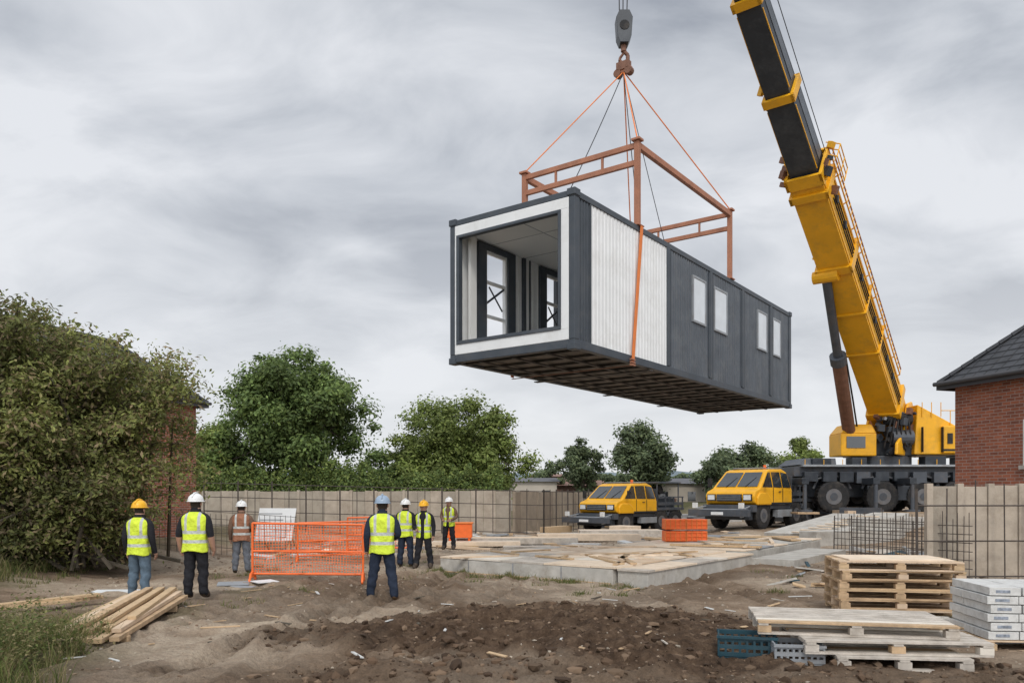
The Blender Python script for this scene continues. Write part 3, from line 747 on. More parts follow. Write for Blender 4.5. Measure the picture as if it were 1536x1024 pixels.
def shed(name,x,y,w,d,h,wm,rm,rz=0):
    m=MB();m.bb(-w/2,w/2,-d/2,d/2,-.5,h,wm)
    m.add([(-w/2-.4,-d/2-.4,h),(w/2+.4,-d/2-.4,h),(w/2+.4,d/2+.4,h),(-w/2-.4,d/2+.4,h),(-w/2-.4,0,h+w*.1),(w/2+.4,0,h+w*.1)],[(0,1,5,4),(2,3,4,5),(1,2,5),(3,0,4)],rm)
    k=int(w/2.5)
    for i in range(k): xx=-w/2+(i+.5)*w/k;m.bb(xx-.5,xx+.5,-d/2-.03,-d/2,h*.35,h*.7,M_win)
    m.obj(name,loc=(x,y,0),rz=rz)
M_bw=mat('render_wall',(.45,.40,.34),.9,0,.1,.5);M_br=mat('slate_roof',(.12,.12,.13),.8,0,.2,1);M_rr=mat('clay_roof',(.22,.13,.10),.8,0,.2,1)
shed('distant_house',2.4,95,5,6,3.4,M_bw,M_br,.1);shed('distant_house',8.0,100,7,7,3.0,M_rr,M_rr,-.1);shed('distant_house',5.2,104,4,6,4.2,M_bw,M_rr,.25)
shed('distant_house',19,98,7,7,3.2,M_bw,M_br,.2)

# ------------------------------------------------------------------ slabs
def place(u,v): return Vector((2.68,16.0,0))+UX*u+VX*v
sl=empty('foundation_slab',(2.68,16.0,0),ANG)
m=MB()
m.bb(0.0,6.1,.75,5.5,-.1,.31,M_conc);m.bb(.12,6.1,0,.70,-.1,.28,M_conc)
m.bb(6.15,13.0,.2,4.2,-.1,.34,M_conc);m.bb(6.0,11,-1.1,-.0,-.1,.2,M_conc)
for v in(2.0,3.3,4.6): m.bb(-.012,0,v,v+.03,-.1,.31,M_grey)
m.bb(-.02,0,.8,5.45,.0,.03,M_palwood)
m.obj('concrete_base',sl,bevel=.02)
m=MB()
PL=[M_deck,M_deck,M_deck3,M_deck2,M_oldwood,M_deck]
x=.0
while x<6.0:
    y=.74-random.random()*.06;x2=min(6.12,x+1.2)
    while y<5.45:
        l=random.choice([.6,1.2,1.2]);y2=min(5.52,y+l)
        zz=.315+.014*random.random();k_=random.uniform(-.012,.012)
        m.box(((x+x2)/2,(y+y2)/2,zz+.02),(x2-x-.014,y2-y-.014,.04),random.choice(PL),rz=k_)
        y=y2
    x=x2
x=.08
while x<6.0:
    l=random.choice([.3,.6,1.2]);m.bb(x,min(6.1,x+l-.012),-.03,.69,.285,.325,random.choice(PL));x+=l
x=6.2
while x<12.8:
    y=.25
    while y<4.1:
        l=random.choice([1.2,2.0]);y2=min(4.2,y+l)
        if random.random()<.78: m.box((x+.6,(y+y2)/2,.365+.02*random.random()),(1.18,y2-y-.02,.03),random.choice(PL+[M_conc,M_grey]),rz=random.uniform(-.04,.04))
        y=y2
    x+=1.2
for i in range(22):
    m.box((random.random()*5.6+.2,1+random.random()*4.2,.385),(.8+random.random()*1.4,.08+.08*random.random(),.035),random.choice([M_wood,M_wood,M_deck,M_deck2,M_palwood]),rz=random.random()*3)
for i in range(14):
    m.box((random.random()*5.6+6.5,.6+random.random()*3.2,.41+.04*random.random()),(.8+random.random()*1.8,.1+.3*random.random(),.05),random.choice([M_wood,M_deck,M_deck2,M_palwood,M_conc]),rz=random.random()*3)
m.obj('deck_boards',sl)
m=MB()
for k,(x,y,L_,w,h,rz) in enumerate([(.2,30,4.5,1.2,.22,.05),(-1.3,28.5,3.2,1.0,.15,.1),(3.0,31.5,4,1.2,.25,-.05),(1.2,26.3,3.0,.7,.12,.15),(4.6,34,3.5,1.2,.35,.05)]):
    for j in range(5):
        m.box((x,y+(j-2)*w/5,gz(x,y)+h/2+.05),(L_,w/5-.03,h),random.choice([M_wood,M_deck,M_deck2,M_oldwood]),rz=rz)
m.obj('timber_pack')
rp=MB()
rp.frus((11.2,30.4,.25),(15.8,33.2,1.02),1.6,.2,1.6,.2,M_conc);rp.frus((10.6,31.6,.25),(14.6,34.6,.95),1.4,.2,1.4,.2,M_conc)
rp.box((13,30.3,.25),(5,.8,.55),M_conc,rz=.5);rp.box((15,31.8,.5),(3.8,.8,.9),M_conc,rz=.5)
for i in range(9): rp.beam((11.3+i*.42,29.9+i*.25,.42+i*.07),(10.9+i*.42,30.9+i*.25,.42+i*.07),.18,.05,M_deck)
rp.obj('concrete_ramp',bevel=.015)

# ------------------------------------------------------------------ pallets
def pallet(m,c,L_,W,rz,mt,h=.144):
    M=Matrix.Translation(c)@Matrix.Rotation(rz,4,'Z')
    def b(x,y,z,dx,dy,dz,mt_=None):
        q=M@Vector((x,y,z));m.box(q,(dx,dy,dz),mt_ or mt,rz=rz+(random.random()-.5)*.008)
    n=max(5,int(W/.14))
    t=.022
    alt={M_oldwood:[M_oldwood,M_oldwood,M_oldwood,M_deck3,M_palwood],M_palwood:[M_palwood,M_palwood,M_wood,M_deck2]}[mt]
    for i in range(n): b(random.uniform(-.008,.008),-W/2+W*(i+.5)/n,h-t/2,L_,W/n-.022-.01*random.random(),t,random.choice(alt))
    for x in(-L_/2+.06,0,L_/2-.06): b(x,0,h-t*1.5-.002,.1,W,t*.9)
    for x in(-L_/2+.07,0,L_/2-.07):
        for y in(-W/2+.06,0,W/2-.06): b(x,y,h/2-.012,.14,.11,h-3*t-.004,random.choice(alt))
    for y in(-W/2+.06,0,W/2-.06): b(0,y,t/2,L_,.1,t,random.choice(alt))
m=MB();z=gz(5.9,12.4)-.03
for i in range(6): pallet(m,(5.93+random.uniform(-.03,.03),12.5+random.uniform(-.03,.03),z+i*.146),1.75,1.15,-.16+random.uniform(-.04,.04),M_palwood)
m.box((5.93,12.5,z+6*.146+.01),(1.5,1.0,.02),M_deck,rz=-.12)
m.obj('pallet_stack')
m=MB();z=gz(3.9,9.1)-.03
for i,(dx,dy,r,s) in enumerate([(.25,-.1,-.12,1.35),(.22,.0,-.1,1.9),(-.05,.25,-.2,2.05)]):
    pallet(m,(3.9+dx,8.95+dy,z+i*.148),s,1.2,r,M_oldwood,.144)
m.obj('pallet_stack')
m=MB();z=gz(5.3,10.9);pallet(m,(5.3,10.8,z+.02),1.3,1.0,-.3,M_oldwood);m.obj('wooden_pallet')
m=MB();z=gz(6.2,9.9)-.02
pallet(m,(6.45,9.95,z),1.5,1.1,-.12,M_palwood)
rw=.105
M_print=mat('printed_label',(.25,.28,.33),.5,0,.5,30)
for k in range(6):
    for i in range(4):
        for j in range(3):
            q=Matrix.Rotation(-.12,3,'Z')@Vector((-.54+i*.36+(k%2)*.03,-.36+j*.36,0))
            r_=-.12+random.uniform(-.05,.05)
            m.box((6.45+q.x,9.95+q.y,z+.20+k*rw),(.345,.345,rw-.012),M_bag,rz=r_)
            if j==0:
                w_=Matrix.Rotation(r_,3,'Z')@Vector((random.uniform(-.04,.04),-.1745,0));m.box((6.45+q.x+w_.x,9.95+q.y+w_.y,z+.20+k*rw),(.16,.004,.035),M_print,rz=r_)
m.obj('wrapped_block_stack',bevel=.014)
def crate(name,c,L_,W,H,rz,mt):
    m=MB();t=.018
    m.bb(-L_/2,L_/2,-W/2,W/2,0,t,mt)
    for s in(-1,1):
        for z in(.02,H*.42,H-.05): m.bb(-L_/2,L_/2,s*W/2-t/2,s*W/2+t/2,z,z+.045,mt);m.bb(s*L_/2-t/2,s*L_/2+t/2,-W/2,W/2,z+.001,z+.046,mt)
        for i in range(9):
            x=-L_/2+L_*i/8;m.bb(x-.012,x+.012,s*W/2-.007,s*W/2+.007,.02,H,mt)
        for i in range(6):
            y=-W/2+W*i/5;m.bb(s*L_/2-.007,s*L_/2+.007,y-.012,y+.012,.02,H,mt)
    m.bb(-L_/2-.02,L_/2+.02,-W/2-.03,-W/2,H-.03,H,mt);m.bb(-L_/2-.02,L_/2+.02,W/2,W/2+.03,H-.03,H,mt)
    m.obj(name,loc=(c[0],c[1],gz(*c)-.02),rz=rz)
crate('plastic_crate',(2.68,9.1),.62,.42,.25,-.25,M_teal)
crate('plastic_crate',(3.12,8.75),.5,.4,.22,-.15,M_grey)
m=MB()
for i,(x,z,w) in enumerate([(-.33,.0,.62),(.33,.0,.62),(-.33,.37,.62),(.33,.37,.62)]):
    m.bb(x-w/2,x+w/2,-.3,.3,z+.02,z+.34,M_orange)
    for k in(.04,.16,.28): m.bb(x-w/2-.015,x+w/2+.015,-.33,-.3,z+k,z+k+.045,M_orange)
    for k in np.linspace(-w/2,w/2,5): m.bb(x+k-.015,x+k+.015,-.34,-.31,z+.02,z+.34,M_strap)
m.obj('orange_crate_stack',loc=(5.4,25.0,.39),bevel=.01)

# ------------------------------------------------------------------ timber planks
def plank_pile(name,items):
    m=MB()
    for a,b2,w,h,mt in items: m.beam(a,b2,w,h,mt)
    m.obj(name,bevel=.004)
WM=[M_wood,M_wood,M_palwood,M_deck2]
it=[];zb=gz(-5.5,11)+.08
for i in range(7):
    o=i*.14
    a=(-5.72+o,9.35+.12*random.random()+i*.05,zb-.02);b2=(-6.45+o*1.15,13.1+random.random()*.3,zb+.05);it.append((a,b2,.115,.06,random.choice(WM)))
for i in range(5):
    o=i*.15
    a=(-5.6+o+.05*random.random(),9.7+.4*random.random(),zb+.05);b2=(-6.28+o*1.15,13.3+random.random()*.35,zb+.12);it.append((a,b2,.115,.055,random.choice(WM)))
for i in range(3): it.append(((-5.4+i*.17,10.0+.3*i,zb+.115),(-6.1+i*.2,13.4,zb+.18),.11,.05,random.choice(WM)))
it.append(((-6.3,12.4,zb-.05),(-5.3,12.6,zb-.05),.09,.09,M_palwood));it.append(((-5.9,10,zb-.08),(-4.85,10.1,zb-.08),.09,.09,M_palwood))
plank_pile('timber_plank_pile',it)
it=[];zb=gz(-7.6,12.3)+.05
for i in range(6): it.append(((-8.9+i*.13,11.3+i*.12,zb),(-6.9+i*.05-.3,13.2+i*.12-.3,zb+.05),.11,.05,M_wood))
for i in range(4): it.append(((-8.6+i*.14,11.5+i*.12,zb+.06),(-7.1+i*.05,13.1+i*.1,zb+.1),.11,.05,M_wood))
plank_pile('timber_plank_pile',it)

# ------------------------------------------------------------------ safety barriers
def barrier(name,a,b2,h,dx=.05,dz=.045,sw=.011):
    a=Vector((*a,0));b2=Vector((*b2,0));L_=(b2-a).length;d=(b2-a)/L_;nr=Vector((-d.y,d.x,0));m=MB()
    za=gz(a.x,a.y);zb=gz(b2.x,b2.y)
    def P(u,z): p=a+d*u;return Vector((p.x,p.y,za+(zb-za)*u/L_+z))
    for u in(0.04,L_-.04):
        m.cyl(P(u,.08),P(u,h),.025,M_orange,n=8)
        m.tube([P(u,.14)-nr*.32-Vector((0,0,.12)),P(u,.16)-nr*.2,P(u,.2),P(u,.16)+nr*.2,P(u,.14)+nr*.32-Vector((0,0,.12))],[.026]*5,M_orange,8)
        for s in(-1,1): m.cyl(P(u,.03)+nr*s*.3-d*.02,P(u,.03)+nr*s*.3+d*.02,.05,M_orange,n=12)
    for z in(.16,h-.01,h*.52): m.cyl(P(.04,z),P(L_-.04,z),.024,M_orange,n=8)
    n=int(L_/dx)
    def wv(u,z): return nr*(.04*math.sin(u*5+z*3)+.02*math.sin(u*13-z*6))
    for i in range(n+1):
        u=.04+(L_-.08)*i/n;pts=[P(u,.17+(h-.2)*k/5)+wv(u,k) for k in range(6)]
        for k in range(5): m.beam(pts[k],pts[k+1],sw,.004,M_orange,up=nr)
    k=int((h-.2)/dz)
    for j in range(k):
        z=.17+(h-.2)*j/k;pts=[P(.04+(L_-.08)*q/10,z-.025*math.sin(q*.7+j*.2))+wv(.04+(L_-.08)*q/10,5*(j/k)) for q in range(11)]
        for q in range(10): m.beam(pts[q],pts[q+1],sw,.004,M_orange,up=nr)
    m.obj(name)
barrier('orange_mesh_barrier',(-5.45,16.6),(-3.12,16.9),1.22,.06,.06,.010)
barrier('orange_mesh_barrier',(-6.1,22.5),(-4.0,22.9),1.1,.09,.09)
barrier('orange_mesh_barrier',(-5.2,25),(-3.2,25.2),1.15,.09,.09)
m=MB();m.box((0,0,.55),(.9,.5,.5),M_orange);m.box((0,0,.83),(.98,.56,.06),M_strap)
for x in(-.35,.35):
    for y in(-.18,.18): m.bb(x-.04,x+.04,y-.04,y+.04,0,.3,M_orange)
m.obj('orange_site_box',loc=(-1.9,29,gz(-1.9,29)),bevel=.02)
m=MB();m.box((0,0,.85),(1.25,.03,1.1),M_white,rx=-.35);
for z in(.6,.8,1.0,1.2): m.box((-.1,-.03-(.85-z)*.36*-1,z),(.8,.01,.03),M_grey,rx=-.35)
m.beam((-.5,0,.5),(-.5,.6,0),.05,.05,M_wood);m.beam((.5,0,.5),(.5,.6,0),.05,.05,M_wood);m.beam((-.5,-.15,.0),(-.5,.1,1.0),.05,.05,M_wood);m.beam((.5,-.15,.0),(.5,.1,1.0),.05,.05,M_wood)
m.obj('site_notice_board',loc=(-7.6,25.6,.1+gz(-7.6,25.6)),rz=-.15)

# ------------------------------------------------------------------ debris
m=MB()
for (x,y,l,w,r) in [(-7.3,14.9,1.0,.3,.1),(-6.6,14.6,.6,.25,-.2),(-5.6,16.0,.6,.5,.3),(-5.0,16.1,.45,.35,.8),(-5.3,15.6,.5,.25,-.1)]:
    m.box((x,y,gz(x,y)+.03),(l,w,.015),random.choice([M_white,M_grey,M_bag]),rz=r,rx=.04)
m.obj('sheet_debris')
m=MB()
for i in range(260):
    y=random.uniform(19,40);x=random.uniform(-8,14)
    if x>10 and y>28:continue
    if -2.4<x<11 and 15.5<y<26.5: continue
    if x<-1.5 and y<22: continue
    k=random.random()
    m.box((x,y,gz(x,y)+.04),(.2+k*1.5,.06+random.random()*.3,.02+random.random()*.09),random.choice([M_wood,M_deck,M_deck2,M_oldwood,M_conc,M_grey,M_palwood,M_bag]),rz=random.random()*3,rx=random.uniform(-.1,.1),ry=random.uniform(-.1,.1))
for i in range(70):
    y=random.uniform(36,47);x=random.uniform(1.5+max(0,y-39)*.48,17)
    if (x-6.0)**2+(y-40.8)**2<14 or (x-11.9)**2+(y-38.3)**2<15: continue
    m.box((x,y,gz(x,y)+.15),(.5+random.random()*2,.4+random.random()*.8,.15+random.random()*.5),random.choice([M_wood,M_deck,M_conc,M_grey,M_chassis,M_bag,M_deck2]),rz=random.random()*3)
for i in range(150):
    x=random.uniform(4.8,12.5);y=random.uniform(15.5,31)
    if x<2.68+.733*(y-16)+1.6: continue
    m.box((x,y,gz(x,y)+.05),(.12+random.random()*.8,.05+random.random()*.3,.03),random.choice([M_conc,M_bag,M_teal,M_grey,M_wood,M_oldwood,M_palwood]),rz=random.random()*3,rx=random.uniform(-.4,.4),ry=random.uniform(-.3,.3))
for i in range(110):
    x=random.uniform(-6,6.5);y=random.uniform(8.2,16)
    m.box((x,y,gz(x,y)+.015),(.06+random.random()**2*.5,.012+random.random()*.04,.012),random.choice([M_wood,M_oldwood,M_palwood,M_palwood,M_bag,M_bark]),rz=random.random()*3,rx=random.uniform(-.2,.2))
m.obj('construction_debris')

def ico():
    import bmesh
    bm=bmesh.new();bmesh.ops.create_icosphere(bm,subdivisions=1,radius=1)
    v=np.array([x.co[:] for x in bm.verts]);f=np.array([[q.index for q in x.verts] for x in bm.faces]);bm.free();return v,f
IV,IF=ico()
def rubble(name,x,y,s,cols):
    n=len(x);z=height(x,y)
    sc=s[:,None,None]*rng.uniform(.5,1.3,(n,1,3));V=IV[None]*sc*(rng.uniform(.65,1.3,(n,len(IV),1)))
    V[:,:,2]*=.75
    V=V+np.stack([x,y,z+s*.05],1)[:,None,:]
    Fc=(IF[None]+np.arange(n)[:,None,None]*len(IV)).reshape(-1,3)
    c=np.array(cols)[rng.integers(0,len(cols),n)]*rng.uniform(.7,1.3,(n,1));c=np.concatenate([c,np.ones((n,1))],1)
    np_mesh(name,V.reshape(-1,3),Fc,[M_stone],np.repeat(c,len(IV),0),False)
n=9000
x=rng.uniform(-9,10,n);y=7+26*rng.random(n)**1.3
k=fbm(x*.8,y*.8,3,50)>.45;x,y=x[k],y[k]
s=.006+.02*rng.random(len(x))**4+.0008*y
rubble('gravel_stones',x,y,s,[(.22,.16,.11),(.28,.21,.15),(.16,.11,.075),(.34,.29,.23)])
n=9000
x=rng.uniform(-4.5,7,n);y=rng.uniform(7.2,13.2,n);k=masks(x,y)>.3;x,y=x[k],y[k]
s=.008+.075*rng.random(len(x))**7
rubble('earth_clods',x,y,s,[(.095,.061,.039),(.06,.038,.024),(.14,.095,.062)])

# ------------------------------------------------------------------ vegetation
def leaves(name,pos,nrm,size,cols,parent=None,tint=None,asp=.55):
    n=len(pos)
    nrm=nrm/np.linalg.norm(nrm,axis=1,keepdims=True)
    r=rng.normal(size=(n,3));t=np.cross(nrm,r);t/=np.linalg.norm(t,axis=1,keepdims=True)+1e-9;b=np.cross(nrm,t)
    s=(size*rng.uniform(.6,1.35,n))[:,None]
    V=np.stack([pos-t*s,pos+b*s*asp-t*s*.1+nrm*s*.12,pos+t*s,pos-b*s*asp+t*.1*s+nrm*s*.12],1).reshape(-1,3)
    Fc=np.arange(n*4).reshape(n,4)
    c=np.array(cols)[rng.integers(0,len(cols),n)]*rng.uniform(.7,1.35,(n,1))
    if tint is not None:c=c*tint[:,None]
    c=np.concatenate([c,np.ones((n,1))],1)
    return np_mesh(name,V,Fc,[M_leaf],np.repeat(c,4,0),False,parent)
def sph(n):
    d=rng.normal(size=(n,3));return d/np.linalg.norm(d,axis=1,keepdims=True)
def tree(name,base,cz,rad,nleaf,size,cols,nclump=70,cr=.26,trunk=.25,shape=1.0):
    e=empty(name,(0,0,0))
    base=np.array(base,float);rad=np.array(rad,float);c0=base+np.array([0,0,cz])
    d=sph(nclump);rr=rng.random(nclump)**.4
    C=d*rr[:,None]
    w=np.where(C[:,2]>0,1-.35*shape*C[:,2]**1.5,1-.15*C[:,2]**2)
    C[:,0]*=w;C[:,1]*=w
    outl=1+.30*(rng.random(nclump)-.5)
    C=c0+C*rad*outl[:,None]*.9
    R_=cr*rad.mean()*rng.uniform(.45,1.35,nclump)
    wt=R_**2;wt/=wt.sum();ci=rng.choice(nclump,nleaf,p=wt)
    dd=sph(nleaf);dd[:,2]=np.abs(dd[:,2])*np.where(rng.random(nleaf)<.72,1,-1)
    rr=rng.random(nleaf)**.45*(1+.28*rng.normal(size=nleaf))
    pos=C[ci]+dd*(R_[ci]*rr)[:,None]*np.array([1,1,.8])
    nr=dd+np.array([0,-.15,.5])+rng.normal(size=(nleaf,3))*.6
    tint=(rng.uniform(.7,1.35,nclump))[ci]
    leaves('foliage',pos,nr,size,cols,e,tint)
    m=MB();b0=Vector(base)
    tops=Vector(c0+np.array([0,0,rad[2]*.3]))
    m.tube([b0-Vector((0,0,.3)),b0.lerp(tops,.35),b0.lerp(tops,.7)+Vector((.1,0,0)),tops],[trunk*1.25,trunk*.85,trunk*.55,trunk*.2],M_bark,9)
    for i in range(min(nclump,46)):
        p=Vector(C[i]);f=random.uniform(.3,.85);q=b0.lerp(tops,f);mid=q.lerp(p,.5)+Vector((0,0,.12*(p-q).length))
        m.tube([q,mid,p],[trunk*.3*(1.1-f*.6),trunk*.17,trunk*.06],M_bark,5)
    m.obj('trunk_and_limbs',e)
    return e
def sc3(G,k): return [tuple(k*v for v in c) for c in G]
G1=sc3([(.060,.088,.028),(.048,.070,.024),(.080,.112,.034),(.070,.092,.028)],2.0)
G2=sc3([(.085,.112,.028),(.066,.088,.024),(.11,.135,.036),(.10,.118,.036)],1.9)
G3=sc3([(.062,.08,.042),(.05,.066,.036),(.078,.095,.046)],1.9)
tree('deciduous_tree',(-12.4,46,0),5.8,(5.2,4.2,5.0),64000,.115,G1,200,.19,.33)
tree('deciduous_tree',(-3.25,49,0),4.3,(4.6,4,4.0),58000,.11,G2,180,.20,.3)
tree('deciduous_tree',(-17.6,47,0),3.4,(2.8,2.6,3.0),18000,.12,G2,60,.25,.2)
tree('deciduous_tree',(-8.0,52,0),2.6,(2.4,2.2,2.4),10000,.12,G1,46,.28,.2)
tree('deciduous_tree',(14.4,90,0),5.4,(4.3,4,4.2),18000,.2,G3,70,.26,.35)
tree('deciduous_tree',(8.1,92,0),4.9,(2.7,2.6,3.6),12000,.18,G3,50,.28,.3)
tree('deciduous_tree',(4.4,98,0),3.6,(1.9,2,2.4),5000,.18,G3,24,.33,.2)
tree('deciduous_tree',(27,92,0),4.6,(5.2,3,3.6),14000,.2,G3,60,.26,.3)
tree('deciduous_tree',(34.5,95,0),5.2,(2.9,3,3.6),9000,.2,G2,40,.28,.3)
tree('deciduous_tree',(22.6,88,0),4.0,(2.6,3,2.4),7000,.2,G3,34,.3,.3)
n=60000
x=rng.uniform(-70,95,n);hh=2.2+3.2*fbm(x*.12,x*0+3,4,60)+1.2*fbm(x*.9,x*0,3,61);z=hh*rng.random(n)**.7;y=108+rng.uniform(-3,3,n)*(1.1-z/hh)+6*vn(x*.3,x*0,3)
leaves('distant_tree_line',np.stack([x,y,z],1),np.stack([rng.normal(size=n),-np.ones(n),.8+rng.normal(size=n)*.4],1),.28,G3,None,.7+.6*fbm(x*.6,z*.8,3,62))
n=26000
x=rng.uniform(-22,-.5,n);hh=1.6+1.3*fbm(x*.6,x*0+1,3,66)+1.5*fbm(x*2.6,x*0+4,4,67)*rng.random(n)**.5;z=hh*rng.random(n)**.6+.4;y=42.9+rng.uniform(-1.3,1.3,n)*(1.2-z/(hh+.4))
leaves('hedge',np.stack([x,y,z],1),rng.normal(size=(n,3))*.7+np.array([0,-.6,.7]),.085,G1+G2,None,.55+.9*fbm(x*1.6,z*2.2+y,3,68))

def arching(name,base,cen,rad,nb,nleaf,size,cols,spread=(1.4,.9),thr=.3,lowcut=-.35,asp=.42,tmin=.72):
    e=empty(name)
    cen=np.array(cen);rad=np.array(rad);m=MB()
    d=sph(nb);d[:,2]=np.where(d[:,2]<lowcut,-d[:,2],d[:,2])
    d[:,1]=np.where(rng.random(nb)<.5,-np.abs(d[:,1]),d[:,1])
    fr_=rng.uniform(.5,1.1,nb)
    E=cen+d*rad*fr_[:,None]
    P=[];Nn=[];TT=[]
    per=nleaf//nb
    for i in range(nb):
        b0=np.array(base)+np.array([rng.normal()*spread[0],rng.normal()*spread[1],0])
        p1=b0*.35+E[i]*.65;p1[2]=p1[2]*.9+(.9+.1*np.linalg.norm(E[i]-b0))*(.3 if E[i][2]<2 else 1)
        t=np.linspace(0,1,9)[:,None];c=(1-t)**2*b0+2*t*(1-t)*p1+t**2*E[i]
        r=[.045*(1-.9*q)+.004 for q in np.linspace(0,1,9)]
        m.tube([Vector(q) for q in c],r,M_bark,5)
        tt=1-rng.random(per)**1.4*tmin;tt=tt[:,None]
        q=(1-tt)**2*b0+2*tt*(1-tt)*p1+tt**2*E[i]
        ns=14;sd_=sph(ns)*np.array([1,1,.6]);si=rng.integers(0,ns,per);sl_=rng.random(per)**.8*thr*2.2
        off=sd_[si]*sl_[:,None]+rng.normal(size=(per,3))*.06
        off[:,2]-=.25*sl_**2
        q=q+off
        P.append(q);Nn.append(rng.normal(size=(per,3))*.7+np.array([0,-.3,.8])+off*1.5);TT.append(np.full(per,rng.uniform(.6,1.5)))
    P=np.concatenate(P);Nn=np.concatenate(Nn);TT=np.concatenate(TT)
    k=P[:,2]>.2
    leaves('foliage',P[k],Nn[k],size,cols,e,TT[k],asp)
    m.obj('branches',e)
GL=sc3([(.072,.080,.024),(.088,.095,.028),(.105,.112,.034),(.06,.068,.022),(.09,.08,.034),(.105,.08,.045)],1.95)
arching('overhanging_shrub_tree',(-12.2,19.5,0.2),(-12.2,19.6,3.2),(4.6,3.2,3.2),280,190000,.062,GL,thr=.34)
arching('undergrowth_shrub',(-11.8,18.6,0.2),(-11.6,18.4,1.6),(3.9,1.7,1.7),80,48000,.060,sc3(GL,.75),spread=(1.8,.6),thr=.33,lowcut=-.75,tmin=.9)
def grass(name,x,y,h,cols,w=.008):
    n=len(x);z=height(x,y)-.02
    a=rng.random(n)*6.28;ln=rng.normal(size=(n,2))*.45*h[:,None]
    dx=np.cos(a)*w;dy=np.sin(a)*w
    b0=np.stack([x-dx,y-dy,z],1);b1=np.stack([x+dx,y+dy,z],1)
    m0=np.stack([x-dx*.7+ln[:,0]*.35,y-dy*.7+ln[:,1]*.35,z+h*.6],1);m1=np.stack([x+dx*.7+ln[:,0]*.35,y+dy*.7+ln[:,1]*.35,z+h*.6],1)
    t=np.stack([x+ln[:,0],y+ln[:,1],z+h],1);t2=t+np.stack([dx*.1,dy*.1,h*0],1)
    V=np.stack([b0,b1,m1,m0,t,t2],1).reshape(-1,3);i=np.arange(n)[:,None]*6
    Fc=np.concatenate([i+np.array([[0,1,2,3]]),i+np.array([[3,2,5,4]])],0)
    c=np.array(cols)[rng.integers(0,len(cols),n)]*rng.uniform(.7,1.3,(n,1));c=np.concatenate([c,np.ones((n,1))],1)
    np_mesh(name,V,Fc,[M_leaf],np.repeat(c,6,0),False)
GG=[(.13,.16,.045),(.09,.12,.034),(.19,.18,.07),(.28,.23,.12)]
n=26000;x=rng.uniform(-8.5,-3.8,n);y=rng.uniform(7.3,10.6,n);k=(x+(fbm(x*1.5,y*1.5,3,70)-.5)*2.2<-4.85-.30*(y-8));x,y=x[k],y[k]
grass('grass',x,y,rng.uniform(.08,.5,len(x))*(.5+.9*fbm(x*2,y*2,2,71)),GG,.004)
n=30000;x=rng.uniform(-14,-7.0,n);y=rng.uniform(14,19.5,n);pf=fbm(x*1.3,y*1.3,3,72);k=(x+(pf-.5)*5<-9.6)&(pf>.42);x,y=x[k],y[k]
grass('grass',x,y,rng.uniform(.05,.6,len(x))*np.clip(3.2*(fbm(x*1.3,y*1.3,3,72)-.38),.15,1),GG,.008)
xs_,ys_=[],[]
for i in range(80):
    if i<30: q=place(-.2-random.random()*.25,random.uniform(0,5.6))
    else:
        q=Vector((random.uniform(-9,9),random.uniform(9,26),0))
        if masks(q.x,q.y)>.2: continue
    kk=random.randint(30,110);xs_.append(q.x+rng.normal(size=kk)*.13);ys_.append(q.y+rng.normal(size=kk)*.08)
x=np.concatenate(xs_);y=np.concatenate(ys_);grass('grass',x,y,rng.uniform(.03,.15,len(x)),GG,.006)
n=12000;cx=rng.uniform(-7.4,-5.0,70);cy=rng.uniform(8.0,9.8,70);ci=rng.integers(0,70,n)
hh=rng.random(n)*(.2+.55*rng.random(70))[ci];x=cx[ci]+rng.normal(size=n)*.12;y=cy[ci]+rng.normal(size=n)*.12;z=height(x,y)+hh
leaves('weeds',np.stack([x,y,z],1),rng.normal(size=(n,3))*.5+np.array([0,0,1]),.022,GG)

